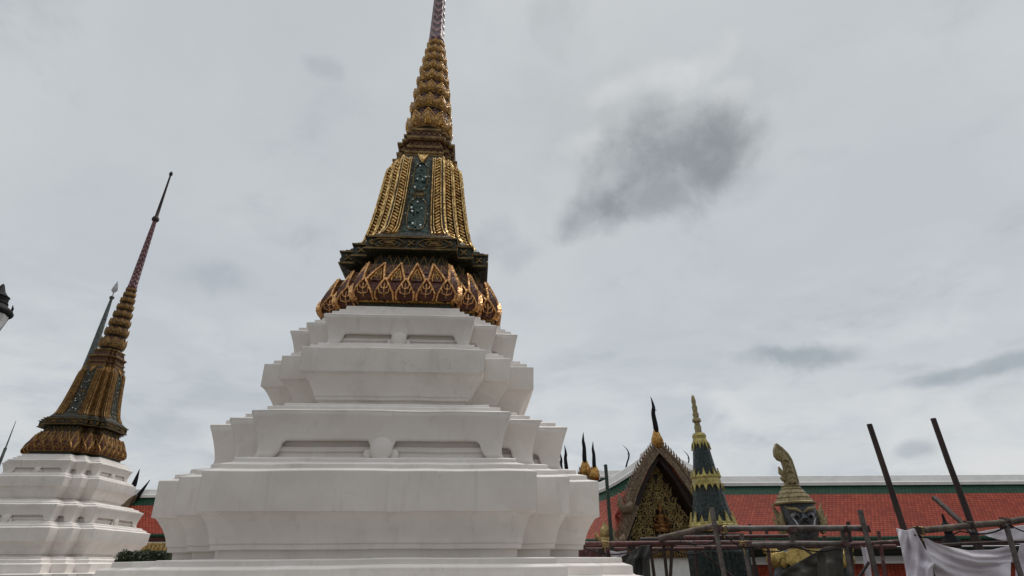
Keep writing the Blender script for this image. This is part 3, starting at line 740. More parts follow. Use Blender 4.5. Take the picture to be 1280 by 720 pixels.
def barge(parent, pts, wd, y0, y1, mat, flame=.26, side=1, name='bargeboard'):
    """board along a polyline in local x,z with a comb of flame-shaped leaves on its outer edge"""
    P = bargeboard_pts(pts, 10); m = MB(); K = len(P)
    def nor(i):
        t = (P[min(i+1, K-1)]-P[max(i-1, 0)]).normalized(); return Vector((t.z, 0, -t.x))*(-side)
    for (w0, w1, ya, yb) in ((-.5, .5, y0, y1), (.30, .58, y0-.05, y0), (-.58, -.36, y0-.05, y0)):
        vs = []
        for i in range(K):
            n_ = nor(i)
            for (q, y) in ((w0, ya), (w1, ya), (w1, yb), (w0, yb)): p = P[i]+n_*wd*q; vs.append((p.x, y, p.z))
        m.add(vs, [(i*4+j, i*4+(j+1) % 4, i*4+4+(j+1) % 4, i*4+4+j) for i in range(K-1) for j in range(4)]+[(3, 2, 1, 0), (K*4-4, K*4-3, K*4-2, K*4-1)])
    Lt = sum((P[i+1]-P[i]).length for i in range(K-1)); cnt = int(Lt/(flame*.72)); acc = 0; nxt = .15; i = 0
    for i in range(K-1):
        d = (P[i+1]-P[i]).length
        while nxt < acc+d:
            t = (P[i+1]-P[i]).normalized(); p = P[i]+t*(nxt-acc); n_ = nor(i); u = -t
            a = [p+n_*wd*.45-u*flame*.30, p+n_*wd*.45+u*flame*.30, p+n_*(wd*.45+flame*.5)+u*flame*.42, p+n_*(wd*.45+flame*.95)+u*flame*.85, p+n_*(wd*.45+flame*.62)+u*flame*.12]
            poly = [(q.x, q.z) for q in a]
            m.prism(poly, y0+.01, y0+.11); nxt += flame*.72
        acc += d
    return m.build(name, mat, parent)

# right and left wings either side of the gate; the ridge sweeps up towards it
GX = .26*32
def swoop(x): return 3.88+1.55*max(0, 1-max(0, x)/2.9)**1.25
xsR = [1.1+.25*i for i in range(13)]+[4.4+2.0*i for i in range(0, 27)]
GO = Vector((8.15, 32.0, 0))
tag(gallery('gallery', '', GO, YAW*.35, xsR, lambda x: swoop(x-.35)), 'long red tiled gallery with green border and white ridge, behind the giant statue', 'gallery')
xsL = [-x for x in reversed(xsR[:18])]
tag(gallery('gallery', '', GO, YAW*.35, xsL, lambda x: swoop(-x-.75)-.36), 'gallery wing whose white ridge sweeps up to the carved gate, behind the nearest chedi', 'gallery')

# ------------------------------------------------------------------ the carved gate
GK = .90
gt = empty('gate', Vector((0, 27.0, 0)), 0)
tag(gt, 'gabled gate with carved gilt pediment and dark horn finial, beside the dark green spire', 'gate')
gc = at(822, 558, 30.0); gx = gc.x; AP = gc.z
gt.location = Vector((gx*GK, 30.0*GK, EZ*(1-GK))); gt.scale = (GK,)*3; gt.rotation_euler.z = YAW*.35
upz = lambda v: AP-5.64+v
Lf = [(0, 0, AP), (-.86, 0, upz(4.62)), (-1.6, 0, upz(3.34)), (-1.92, 0, upz(2.55))]
Lf2 = [(-1.55, 0, upz(2.75)), (-1.95, 0, upz(2.0)), (-2.42, 0, upz(1.02))]
for sgn in (-1, 1):
    mir = lambda pts: [(-sgn*x, y, z) for x, y, z in pts]
    barge(gt, mir(Lf), .40, -.15, .12, BARGE, .27, 1 if sgn > 0 else -1)
    barge(gt, mir(Lf2), .40, .0, .24, BARGE, .24, 1 if sgn > 0 else -1)
    for (hx, hz, s_) in ((1.95, 2.50, 1.0), (2.45, .98, .85)):          # hooked naga head at each board's foot
        nb = MB(); q = sgn
        pts = [Vector((q*(hx-.22), -.16, upz(hz+.30))), Vector((q*hx, -.20, upz(hz))), Vector((q*(hx+.24), -.2, upz(hz-.02))), Vector((q*(hx+.40), -.2, upz(hz+.24))), Vector((q*(hx+.36), -.2, upz(hz+.56))), Vector((q*(hx+.46), -.2, upz(hz+.80)))]
        nb.tube(pts, [.2*s_, .24*s_, .22*s_, .17*s_, .10*s_, .02], 8)
        nb.ball((q*(hx+.02), -.3, upz(hz+.1)), .17*s_, 8); nb.build('naga_hook', BARGE, gt, 50)
chofa(gt, (0, -.05, AP-.05), 2.75, side=(.9, -.4, 0), bulbr=.34)
# roof slopes behind the boards
rf = MB(); Id = Matrix.Identity(4)
for sgn in (-1, 1):
    for (pa, pb, ya, yb) in (((0, AP-.05), (1.95, upz(2.5)), .12, 3.4), ((1.5, upz(2.72)), (2.45, upz(.98)), .25, 3.4)):
        vs = []; uvs = []
        for i in range(9):
            t = i/8
            for y in (ya, yb): vs.append((sgn*(pa[0]+(pb[0]-pa[0])*t), y, pa[1]+(pb[1]-pa[1])*t-.06*math.sin(math.pi*t))); uvs.append((y, t*math.hypot(pb[0]-pa[0], pb[1]-pa[1])))
        rf.add(vs, [(i*2, i*2+1, i*2+3, i*2+2) for i in range(8)], 0, uvs)
ro = rf.build('roof', [TILE_R, TILE_G], gt, 40); md = ro.modifiers.new('thickness', 'SOLIDIFY'); md.thickness = .08
cp = MB(); cp.box((-.16, .3, AP-.1), (.16, 3.4, AP+.16)); cp.build('ridge_cap', CAPW, gt)
# pediment, set back under the boards
pdm = MB(); tri = [(-2.0, upz(.98)), (2.0, upz(.98)), (1.55, upz(2.2)), (.75, upz(3.9)), (0, upz(5.1)), (-.75, upz(3.9)), (-1.55, upz(2.2))]
pdm.prism(tri, 1.25, 1.45); ped = pdm.build('pediment', PEDBG, gt)
rnd = random.Random(3); cv = MB()
def inside(x, z):
    lim = [(.98, 1.93), (2.2, 1.5), (3.9, .68), (5.0, .03)]; zz = z
    for (a, wa), (b, wb) in zip(lim, lim[1:]):
        if a <= zz <= b: return abs(x) < wa+(wb-wa)*(zz-a)/(b-a)-.06
    return False
cells = []
zz = 1.2
while zz < 4.7:
    xx = .24 if (int(zz*10) % 2) else .08
    while xx < 2.0:
        if inside(xx, zz): cells.append((xx, zz))
        xx += .36
    zz += .31
for (xx, zz) in cells:
    if abs(xx) < .42 and 1.5 < zz < 2.75: continue
    d = rnd.choice((-1, 1)); ph = rnd.uniform(0, 6.28); tw = rnd.uniform(1.25, 1.75); r0 = rnd.uniform(.17, .23)
    for sx in (1, -1):
        pts = []
        for i in range(15):
            t = i/14; an = ph+d*tw*2*math.pi*t; r = r0*(1-t*.86)
            pts.append(Vector((sx*(xx+r*math.cos(an)), 1.21-.10*t, upz(zz)+r*1.15*math.sin(an))))
        cv.tube(pts, [.046-.016*abs(i/14-.4) for i in range(15)], 5)
        for i in (1, 4, 7):                              # leaf flicks off the scroll
            p = pts[i]; o_ = (p-Vector((sx*xx, 1.2, upz(zz)))).normalized()
            cv.tube([p, p+o_*.09+Vector((0, -.03, .05)), p+o_*.12+Vector((0, -.02, .13))], [.034, .03, .008], 5)
cv.build('scroll_carving', CARVE, ped, 50)
fg = MB(); c0 = Vector((0, 1.05, upz(1.5)))
fg.lathe([(.36, 0), (.42, .10), (.36, .2), (.28, .26)], tuple(c0), 16, 0, .45)          # lotus seat
fg.lathe([(.30, .24), (.36, .30), (.27, .40), (.17, .52), (.20, .68), (.24, .78), (.17, .85), (.07, .89), (.07, .94)], tuple(c0), 14, 0, .6)
fg.ball(tuple(c0+Vector((0, -.03, 1.03))), .115, 12, 0, (.9, .9, 1.1))
fg.lathe([(.13, 1.06), (.14, 1.10), (.10, 1.17), (.085, 1.2), (.055, 1.32), (.015, 1.55)], tuple(c0), 12, 0, .9)
for sx in (1, -1):
    fg.tube([c0+Vector((sx*.20, 0, .80)), c0+Vector((sx*.36, -.06, .58)), c0+Vector((sx*.22, -.2, .44)), c0+Vector((sx*.04, -.22, .50))], [.065, .055, .045, .035], 7)
    fg.tube([c0+Vector((sx*.10, -.04, .32)), c0+Vector((sx*.40, -.12, .30)), c0+Vector((sx*.18, -.26, .26))], [.11, .10, .06], 7)
fg.build('deity_figure', mk('orange_gilding', (.34, .16, .05), .45, .6, (.18, .08, .025), 5, bump=.4), ped, 50)
eb = MB()                                              # dark boarding under the overhang
for sgn in (-1, 1):
    q = [(sgn*.02, AP-.16), (sgn*1.06, upz(4.0)), (sgn*1.84, upz(2.38)), (sgn*2.28, upz(.98)), (sgn*2.0, upz(.98)), (sgn*1.52, upz(2.2)), (sgn*.72, upz(3.9)), (0, upz(4.95))]
    if sgn < 0: q = q[::-1]
    eb.prism(q, .14, 1.24)
eb.build('soffit', mk('dark_stained_boards', (.030, .014, .012), .6, 0, (.018, .01, .009), 2, bump=.3), gt)
co = MB(); co.box((-2.35, .10, upz(.62)), (2.35, 1.2, upz(.94))); co.box((-2.5, -.02, upz(.90)), (2.5, 1.2, upz(1.0))); co.box((-2.25, .18, upz(.30)), (2.25, 1.2, upz(.54)))
for i in range(34):
    x = -2.2+4.4*i/33; co.prism([(x-.055, upz(.54)), (x+.055, upz(.54)), (x+.03, upz(.36)), (x, upz(.26)), (x-.03, upz(.36))], .08, .17)
co.box((-2.3, .14, upz(.54)), (2.3, 1.2, upz(.62)))
co.build('cornice', GOLDD, gt)
wl = MB(); wl.box((-2.1, .3, -.42), (-1.05, 3.3, upz(.30))); wl.box((1.05, .3, -.42), (2.1, 3.3, upz(.30))); wl.box((-1.05, .3, 3.6), (1.05, 3.3, upz(.30))); wl.build('wall', CAPW, gt)
dr = MB(); dr.box((-1.05, 1.2, -.42), (-.02, 1.3, 3.6)); dr.box((.02, 1.2, -.42), (1.05, 1.3, 3.6)); dr.build('door', REDT, gt)

# ------------------------------------------------------------------ roofs seen beyond the gate and beyond the chedi
rh = empty('rear_hall', at(822, 600, 44.0)*1); rh.location.z = 0
p_l, p_r = at(785, 592, 44.0), at(862, 600, 44.0); xl, xr = p_l.x-rh.location.x, p_r.x-rh.location.x; hz = p_l.z
tag(rh, 'far hall with white ridge and a slim dark horn at each end, behind the gate', 'hall')
m = MB(); xs = [xl-2.2+(xr-xl+2.2)*i/10 for i in range(11)]; roof_sheet(m, xs, lambda x: (0, hz), lambda x: (-3, hz-2.6), Id, 6); roof_sheet(m, xs, lambda x: (0, hz), lambda x: (3, hz-2.6), Id, 6)
r_ = m.build('roof', [TILE_R, TILE_G], rh, 30); md = r_.modifiers.new('thickness', 'SOLIDIFY'); md.thickness = .1
m = MB(); strip(m, xs, lambda x: (0, hz-.25), Id, cap_prof(.7, .5)); m.build('ridge_cap', CAPW, rh, 30)
m = MB(); m.box((xs[0]+.4, -2.4, 0), (xs[-1]-.4, 2.4, hz-2.3)); m.build('wall', CAPW, rh)
chofa(rh, (xl, 0, hz-.2), 2.35, side=(-1, 0, 0), bulb=False); chofa(rh, (xr, 0, hz-.3), 2.0, side=(-1, 0, 0), bulb=False)

th = empty('temple_hall', Vector((0, 47.0, 0)), 0)
tag(th, 'far hall with nested brown gables and gilded horn finials, behind the largest chedi', 'hall')
for (px, pt, pb_, Y, dx, dz) in ((732, 540, 592, 47.0, 2.3, 5.0), (744, 551, 597, 46.2, 2.6, 5.0)):
    t_, b_ = at(px, pt, Y), at(px, pb_, Y); h = (t_.z-b_.z)*1.0; bx = at(px, pb_, Y).x
    barge(th, [(bx, 0, b_.z+.1), (bx+dx*.4, 0, b_.z-dz*.36), (bx+dx, 0, b_.z-dz)], .6, Y-47-.15, Y-47+.15, BARGE, .42, 1)
    barge(th, [(bx, 0, b_.z+.1), (bx-dx*.4, 0, b_.z-dz*.36), (bx-dx, 0, b_.z-dz)], .6, Y-47-.15, Y-47+.15, BARGE, .42, -1)
    chofa(th, (bx, Y-47, b_.z-.2), h*1.06, side=(-.7, -.7, 0), bulbr=.55)
    m = MB(); m.prism([(bx, b_.z+.1), (bx-dx*.4, b_.z-dz*.36-.2), (bx-dx, b_.z-dz), (bx+dx, b_.z-dz), (bx+dx*.4, b_.z-dz*.36-.2)], Y-47+.16, Y-47+.7); m.build('pediment', CARVE, th)
px = at(708, 590, 47.5); chofa(th, (px.x, .5, px.z-1.0), 3.2, side=(.7, -.6, 0), bulb=True, bulbr=.4)
px = at(702, 590, 47.6); chofa(th, (px.x, .6, px.z-1.2), 2.8, side=(.7, -.6, 0), bulb=True, bulbr=.4)
m = MB(); bz = at(740, 597, 47).z; bx = at(738, 597, 47).x
m.prism([(bx-4.5, bz-4.9), (bx+2.7, bz-4.9), (bx+.2, bz-.2), (bx-3.5, bz-.2)], .75, 12); m.build('roof', GPAINT, th)
m = MB(); m.box((bx-4.2, .2, 0), (bx+2.4, 11.5, bz-4.92)); m.build('wall', CAPW, th)

# ------------------------------------------------------------------ gallery seen between the two chedis
FO = at(205, 640, 39.0)
def fz(x): return 4.30
fx0 = at(166, 630, 39.0).x-FO.x
xsF = [fx0+.5*i for i in range(0, 30)]
fgal = gallery('gallery', '', Vector((FO.x, 39.0, 0)), 0, xsF, fz, eave_z=1.62, depth=3.0)
tag(fgal, 'far red roofed gallery end with dark hooks, in the gap between the two chedis', 'gallery')
for (ax, ay, bx_, by_) in ((163, 612, 173, 590), (160, 632, 184, 604), (150, 640, 166, 622)):
    a, b = at(ax, ay, 38.6), at(bx_, by_, 38.6); a -= Vector((FO.x, 39, 0)); b -= Vector((FO.x, 39, 0)); d = b-a
    m = MB(); m.tube([a-d*.3, a, a+d*.35+Vector((.08, 0, -.10)), a+d*.7+Vector((.05, 0, -.05)), b+d*.15], [.09, .16, .17, .11, .02], 8); m.build('naga_hook', BLACK, fgal, 50)
a = at(163, 622, 38.5)-Vector((FO.x, 39, 0)); b = at(152, 660, 38.5)-Vector((FO.x, 39, 0))
barge(fgal, [(a.x+.25, 0, a.z+.2), (a.x, 0, a.z-.6), (b.x, 0, b.z)], .5, -.9, -.5, BARGE, .35, -1)
m = MB(); c_ = at(200, 681, 35.5)-Vector((FO.x, 39, 0))
m.box((fx0, c_.y-.2, c_.z-.55), (fx0+6, c_.y+.1, c_.z+.06)); m.box((fx0, c_.y-.32, c_.z+.0), (fx0+6, c_.y-.202, c_.z+.12))
for i in range(24): m.prism([(fx0+.25*i+.02, c_.z-.02), (fx0+.25*i+.23, c_.z-.02), (fx0+.25*i+.125, c_.z-.34)], c_.y-.28, c_.y-.205)
m.build('cornice', CARVE, fgal)

# clipped hedge on the terrace
hr = random.Random(5); ha, hb = at(150, 702, 22.0), at(214, 703, 22.0)
hd = empty('hedge', Vector(((ha.x+hb.x)/2, 22.0, 3.4))); tag(hd, 'dark clipped hedge standing in the gap between the two chedis', 'hedge')
m = MB(); hw = (hb.x-ha.x)/2; htop = at(200, 691.5, 22.0).z-3.4
m.box((-hw+.1, -.25, .35), (hw-.1, .25, htop-.1)); core = m.build('stems', HEDGE, hd)
m = MB()
for i in range(2600):
    x = hr.uniform(-hw, hw); f_ = hr.random(); zz = hr.uniform(.2, htop)
    if f_ < .6: y = -.3+hr.gauss(0, .04)
    elif f_ < .85: y = hr.uniform(-.3, .3); zz = htop+hr.gauss(0, .04)
    else: y = hr.uniform(-.3, .3); x = hr.choice((-hw, hw))+hr.gauss(0, .04)
    c_ = Vector((x, y, zz)); a = Vector((hr.gauss(0, 1), hr.gauss(0, 1), hr.gauss(0, 1))).normalized(); b = a.orthogonal().normalized(); s_ = hr.uniform(.04, .075)
    m.add([c_-a*s_, c_+b*s_*.5, c_+a*s_, c_-b*s_*.5], [(0, 1, 2, 3)])
m.build('foliage', HEDGE, hd)

# ------------------------------------------------------------------ dark green mosaic spire
gs = empty('spire', Vector((0, 22.0, 0))); gY = 22.0
base_p = at(889, 640, gY); gs.location = Vector((base_p.x, gY, 0))
tag(gs, 'black green spire with yellow gilt leaf bands, between the carved gate and giant statue', 'spire')
def gz(py): return at(868+(py-494)*.155, py, gY).z
def pw(px, py): # half width in metres of px pixels at that height
    return (at(868+(py-494)*.155+px, py, gY)-at(868+(py-494)*.155, py, gY)).x
m = MB(); m.lathe([(pw(36, 700), 0), (pw(36, 700), gz(690)), (pw(34, 690), gz(688)), (pw(34, 690), gz(672)), (pw(31, 668), gz(668))], n=72, mod=lambda t, z: 1+.03*math.cos(36*t)); m.build('drum', SPIREG, gs)
m = MB(); m.lathe([(pw(a, y), gz(y)) for a, y in ((27, 658), (24, 648), (21, 632), (18.5, 617), (16, 600), (13.5, 585), (11.3, 570), (9.5, 557), (8, 552))], n=16); m.build('cone', SPIREG, gs)
def leafband(y0, y1, up, r0, r1, n=14):
    b = MB(); za, zb = gz(y0), gz(y1)
    for i in range(n):
        t0 = 2*math.pi*i/n; w_ = 2*math.pi/n*.33; mid = .5
        pr = [(-1, 0), (1, 0), (.62, .45), (0, 1), (-.62, .45)] if i % 2 else [(-.8, 0), (.8, 0), (.4, .35), (0, .62), (-.4, .35)]
        vs = []
        for o_ in (0, .05):
            for a, t in pr: rr = (r0+(r1-r0)*t)+o_; vs.append((rr*math.sin(t0+a*w_), -rr*math.cos(t0+a*w_), za+(zb-za)*t))
        f_ = [(5, 6, 7, 8, 9), (4, 3, 2, 1, 0)]+[(j, (j+1) % 5, 5+(j+1) % 5, 5+j) for j in range(5)]
        b.add(vs, f_)
    return b
def gband(name, ys, rs, leaves):
    b = MB(); b.lathe([(pw(r, y), gz(y)) for r, y in zip(rs, ys)], n=32)
    for (y0, y1, r0, r1) in leaves:
        l = leafband(y0, y1, 1, pw(r0, y0), pw(r1, y1), 16); b.add(l.v, l.f)
    b.build(name, YGOLD, gs)
gband('gilt_band', (665, 661, 660, 657, 656, 653), (31, 31.5, 30, 30, 28.5, 27), [(655, 639.5, 27, 23.4)])
gband('gilt_band', (608, 606.5, 605.5, 599, 598, 595, 594.5), (17.8, 18.6, 17.8, 16.8, 17.6, 17.2, 15.5), [(597, 586, 17, 14.3), (606, 615, 18, 18.8)])
gband('gilt_crown', (556, 552, 549, 545, 542, 541), (9.5, 9.2, 8, 8.6, 7, 4), [(554, 563, 9, 10.6)])
m = MB(); m.lathe([(pw(a, y), gz(y)) for a, y in ((5.2, 543), (3.9, 540), (4.4, 534), (3.4, 531), (3.4, 528.5), (5.4, 527), (5.2, 524), (3.2, 522), (4, 518), (2.8, 515), (3.4, 509), (2.3, 506), (2.8, 501), (2.2, 498), (1.6, 495), (.4, 493.6))], n=16); m.build('finial', PALEGOLD, gs, 50)

# ------------------------------------------------------------------ the giant guardian statue
SY = 18.0
hp = at(1000, 648, SY); SROT = R(-13)
st = empty('statue', Vector((hp.x, SY, 0)), SROT)
tag(st, 'giant dark faced temple guardian statue in a tall gilded helmet, behind the scaffold tubes', 'statue')
HZ = hp.z                                                # eye line of the face
sk = bpy.data.meshes.new('body')
J = [(0, 0, HZ-2.45), (0, 0, HZ-1.7), (0, 0, HZ-1.05), (0, 0, HZ-.75), (0, -.02, HZ-.35),
     (-.75, 0, HZ-1.12), (-1.0, -.15, HZ-1.95), (-.45, -.75, HZ-2.35), (-.1, -.85, HZ-2.5), (.75, 0, HZ-1.12), (1.0, -.15, HZ-1.95), (.45, -.75, HZ-2.35), (.1, -.85, HZ-2.5),
     (-.4, 0, HZ-2.75), (-.5, -.05, HZ-3.8), (-.5, .05, .75), (-.6, -.35, .7), (.4, 0, HZ-2.75), (.5, -.05, HZ-3.8), (.5, .05, .75), (.6, -.35, .7)]
ED = [(0, 1), (1, 2), (2, 3), (3, 4), (2, 5), (5, 6), (6, 7), (7, 8), (2, 9), (9, 10), (10, 11), (11, 12), (0, 13), (13, 14), (14, 15), (15, 16), (0, 17), (17, 18), (18, 19), (19, 20)]
RD = [.5, .52, .55, .3, .26, .3, .23, .17, .14, .3, .23, .17, .14, .42, .3, .24, .16, .42, .3, .24, .16]
sk.from_pydata(J, ED, []); body = bpy.data.objects.new('body', sk); COL.objects.link(body); body.parent = st; sk.materials.append(STONEF)
md = body.modifiers.new('skin', 'SKIN'); 
for i, r in enumerate(RD): sk.skin_vertices[0].data[i].radius = (r, r*.85)
sk.skin_vertices[0].data[0].use_root = True
md = body.modifiers.new('round', 'SUBSURF'); md.levels = 2; md.render_levels = 2
m = MB(); m.box((-1.3, -1.1, 0), (1.3, 1.0, .45)); m.box((-1.15, -.95, .45), (1.15, .85, .6)); m.build('pedestal', CAPW, st)
m = MB(); m.lathe([(.07, .62), (.10, .8), (.08, 1.2), (.09, HZ-2.6), (.13, HZ-2.5), (.09, HZ-2.4), (.05, HZ-2.2)], (0, -1.0, 0), 12); m.build('club', PALEGOLD, st, 50)
# head: broad, square-jawed, with brow, bulging eyes, flat nose, grin and tusks
hd_ = MB(); rows = 18; n = 28; vs = []
for i in range(rows+1):
    t = i/rows; z = HZ-.62+1.1*t
    rr = .50*(math.sin(math.pi*(.16+.84*t*.62)))**.55
    for k in range(n):
        a = 2*math.pi*k/n; x, y = rr*math.sin(a), -rr*math.cos(a)*.98
        f = max(0, math.cos(a))
        if f > 0:
            y -= .06*f**6*math.exp(-((t-.40)/.10)**2)                      # muzzle
            y -= .05*f**3*math.exp(-((t-.74)/.06)**2)                      # brow
            y += .05*math.exp(-((abs(a if a < 3.14 else a-6.283)-.42)/.2)**2)*math.exp(-((t-.60)/.07)**2)
        vs.append((x, y, z))
hd_.add(vs, [(i*n+k, i*n+(k+1) % n, (i+1)*n+(k+1) % n, (i+1)*n+k) for i in range(rows) for k in range(n)]+[tuple(reversed(range(n)))])
hd = hd_.build('head', STONEF, st, 60)
for sx in (-1, 1):
    m = MB(); m.ball((sx*.20, -.41, HZ+.04), .125, 14, 0, (1.1, .8, .9)); m.build('eye', mk('grey_enamel', (.24, .24, .26), .35, 0, (.12, .12, .13), 8, bump=0), hd, 80)
    m = MB(); m.ball((sx*.20, -.505, HZ+.02), .055, 10); m.build('pupil', BLACK, hd, 80)
    m = MB(); m.tube([(sx*.03, -.50, HZ+.14), (sx*.17, -.52, HZ+.23), (sx*.33, -.44, HZ+.25), (sx*.43, -.30, HZ+.32)], [.035, .055, .045, .015], 8); m.build('eyebrow', PALEGOLD, hd, 60)
    m = MB(); m.tube([(sx*.17, -.50, HZ-.30), (sx*.22, -.56, HZ-.22), (sx*.26, -.55, HZ-.10), (sx*.31, -.5, HZ-.02)], [.032, .028, .02, .006], 8); m.build('tusk', EYEW, hd, 60)
    m = MB()
    for j, (dx, dz, ln) in enumerate(((.0, .0, .50), (.06, -.10, .42), (.0, .16, .55), (.02, -.24, .30))):
        c_ = Vector((sx*(.50+dx), -.05+.03*j, HZ-.15+dz)); ln *= .8; m.tube([c_, c_+Vector((sx*.10, .04, ln*.25)), c_+Vector((sx*.14, .06, ln*.55)), c_+Vector((sx*.22, .08, ln))], [.08, .07, .045, .008], 7)
    m.tube([(sx*.50, -.1, HZ+.2), (sx*.53, -.12, HZ), (sx*.53, -.14, HZ-.3), (sx*.5, -.12, HZ-.42)], [.05, .09, .08, .04], 8)
    m.build('ear_ornament', PALEGOLD, hd, 60)
m = MB(); m.tube([(0, -.48, HZ+.16), (0, -.56, HZ+.02), (0, -.62, HZ-.07)], [.05, .07, .10], 8); m.ball((-.09, -.57, HZ-.09), .06, 8); m.ball((.09, -.57, HZ-.09), .06, 8); m.build('nose', STONEF, hd, 60)
m = MB(); m.tube([(-.25, -.46, HZ-.22), (-.12, -.56, HZ-.27), (0, -.58, HZ-.28), (.12, -.56, HZ-.27), (.25, -.46, HZ-.22)], [.03, .05, .055, .05, .03], 8); m.build('mouth', REDT, hd, 60)
cr = MB(); bz = at(1000, 630, SY).z; t2 = at(993, 607, SY).z
H_ = t2-bz
cr.lathe([(.52, bz-.02), (.60, bz-.01), (.61, bz+.03), (.53, bz+.06), (.50, bz+H_*.25), (.46, bz+H_*.27), (.47, bz+H_*.34), (.42, bz+H_*.5), (.38, bz+H_*.52), (.385, bz+H_*.58), (.33, bz+H_*.74), (.29, bz+H_*.76), (.30, bz+H_*.82), (.25, bz+H_*.93), (.27, bz+H_*.95), (.27, bz+H_*1.0), (.2, bz+H_*1.02)], (-.06, 0, 0), 32, mod=lambda t, z: 1+.015*math.cos(24*t))
cro = cr.build('helmet', PALEGOLD, st, 40)
inv = Matrix.Rotation(-SROT, 4, 'Z')
def loc(px, py, dy=0): p = at(px, py, SY+dy)-Vector((hp.x, SY, 0)); return inv @ p
sil = [(981, 607), (998, 605), (994, 590), (989, 575), (984, 567), (977, 560), (969.5, 554.5), (967, 562), (968, 570), (972, 575), (977, 577), (979, 583), (981, 592)]
c3 = [loc(x, y) for x, y in sil]; cf = MB()
nrm = inv @ Vector((0, 1, 0)); ctr = sum(c3, Vector())/len(c3)
vs = [p-nrm*.08 for p in c3]+[p+nrm*.08 for p in c3]; K = len(c3)
mid = [ctr-nrm*.17, ctr+nrm*.17]
spine = [loc(990, 604), loc(987, 590), loc(983, 578), loc(976, 569), loc(970, 558)]
def fan(front):
    s_ = -1 if front else 1
    o = 0 if front else K
    sp = [p+nrm*s_*.18*(1-.16*i) for i, p in enumerate(spine)]
    return sp
cf.add(vs, [(i, (i+1) % K, K+(i+1) % K, K+i) for i in range(K)]+[tuple(reversed(range(K))), tuple(range(K, 2*K))])
cf.tube(spine, [.2, .18, .17, .16, .02], 10, 0, flat=.8)
for (x0, y0, x1, y1) in ((982, 596, 973, 583), (981, 601, 979, 593)):
    a, b = loc(x0, y0), loc(x1, y1); cf.tube([a, a.lerp(b, .5)-Vector((.04, 0, .02)), b], [.07, .09, .015], 8)
for i in range(5):
    a = spine[0].lerp(spine[3], i/5)-nrm*.17; cf.tube([a+Vector((.1, 0, -.05)), a+Vector((0, 0, .03)), a+Vector((-.1, 0, -.05))], [.02, .035, .02], 6)
cf.build('crest', PALEGOLD, cro, 50)
m = MB()                                                 # gilded collar and shoulder pieces
m.lathe([(.95, HZ-1.25), (.98, HZ-1.20), (.80, HZ-1.02), (.78, HZ-.98), (.55, HZ-.85), (.52, HZ-.80), (.40, HZ-.74)], (0, 0, 0), 32, 0, .62, mod=lambda t, z: 1+.03*abs(math.sin(12*t)))
for i in range(20):
    t = 2*math.pi*i/20; m.ball((.97*math.sin(t), -.97*.62*math.cos(t), HZ-1.22), .09, 8, 0, (1, 1, 1.5))
m.build('collar', mk('yellow_gilded_collar', (.38, .27, .08), .45, .5, (.2, .13, .03), 5, bump=.6, bs=30, chips=20), st, 50)
for sx in (-1, 1):
    m = MB(); m.ball((sx*.85, -.05, HZ-1.12), .36, 14, 0, (1, .9, .75)); m.tube([(sx*.9, -.05, HZ-.95), (sx*1.15, -.03, HZ-.85), (sx*1.25, 0, HZ-.62)], [.16, .12, .02], 8)
    m.build('shoulder_guard', bpy.data.materials['yellow_gilded_collar'], st, 50)

# ------------------------------------------------------------------ slim spires and poles far left
ds = at(147, 352, 46.0); t0 = empty('slender_spire', Vector((ds.x, 46.0, 0))); tz = ds.z
tag(t0, 'thin grey green spire with a pale arrowhead tip, behind the smaller chedi', 'spire')
m = MB(); m.lathe([(2.6, 0), (2.6, 3), (2.2, 3.4), (1.9, 6), (1.3, 6.5), (.9, 9), (.5, tz-11), (.36, tz-9.2), (.27, tz-7.0), (.22, tz-5), (.15, tz-3), (.10, tz-1.9), (.19, tz-1.75), (.19, tz-1.62), (.06, tz-1.5)], n=24, mod=lambda t, z: 1+.05*math.cos(12*t)); m.build('shaft', GREYS, t0, 40)
m = MB(); m.lathe([(.05, tz-1.55), (.06, tz-1.2), (.30, tz-.95), (.24, tz-.6), (.1, tz-.2), (.01, tz+.05)], n=12, squash=.5); m.build('arrowhead', EYEW, t0, 40)
a, b = at(20, 526, 40.0), at(7, 560, 40.0)
pl = empty('lightning_rod', Vector((b.x, 40.0, 0))); tag(pl, 'thin bare rod leaning up at the far left edge, above the smaller chedi', 'rod')
m = MB(); m.tube([(0, 0, 0), (0, 0, b.z)], [.12, .09], 8); m.tube([(0, 0, b.z), ((a-b).x*.5, 0, (b.z+a.z)/2), ((a-b).x, 0, a.z)], [.05, .035, .015], 8); m.lathe([(.3, 0), (.3, .3), (.12, .4)], n=12); m.build('rod', GREYS, pl)

# ------------------------------------------------------------------ street lamp at the left edge
LYp = 7.0; lp = at(-12.5, 392, LYp); lampo = empty('street_lamp', Vector((lp.x, LYp, 3.4)))
tag(lampo, 'black lantern lamp with milk glass and a pointed cap, cut by the left edge', 'street lamp')
z = lp.z-3.4; m = MB()
m.lathe([(.20, 0), (.20, .1), (.13, .16), (.12, .5), (.14, .55), (.075, .65), (.06, z-.62), (.09, z-.6), (.09, z-.55), (.05, z-.5)], n=16); m.build('post', BLACK, lampo, 40)
m = MB(); m.lathe([(.07, z-.50), (.12, z-.45), (.205, z-.06), (.21, z)], n=8); m.build('glass', GLASSW, lampo)
m = MB(); m.lathe([(.215, z-.005), (.245, z+.01), (.25, z+.045), (.235, z+.07), (.17, z+.12), (.145, z+.15), (.15, z+.175), (.135, z+.19), (.13, z+.26), (.14, z+.27), (.11, z+.29), (.06, z+.35), (.02, z+.45), (.004, z+.47)], n=16)
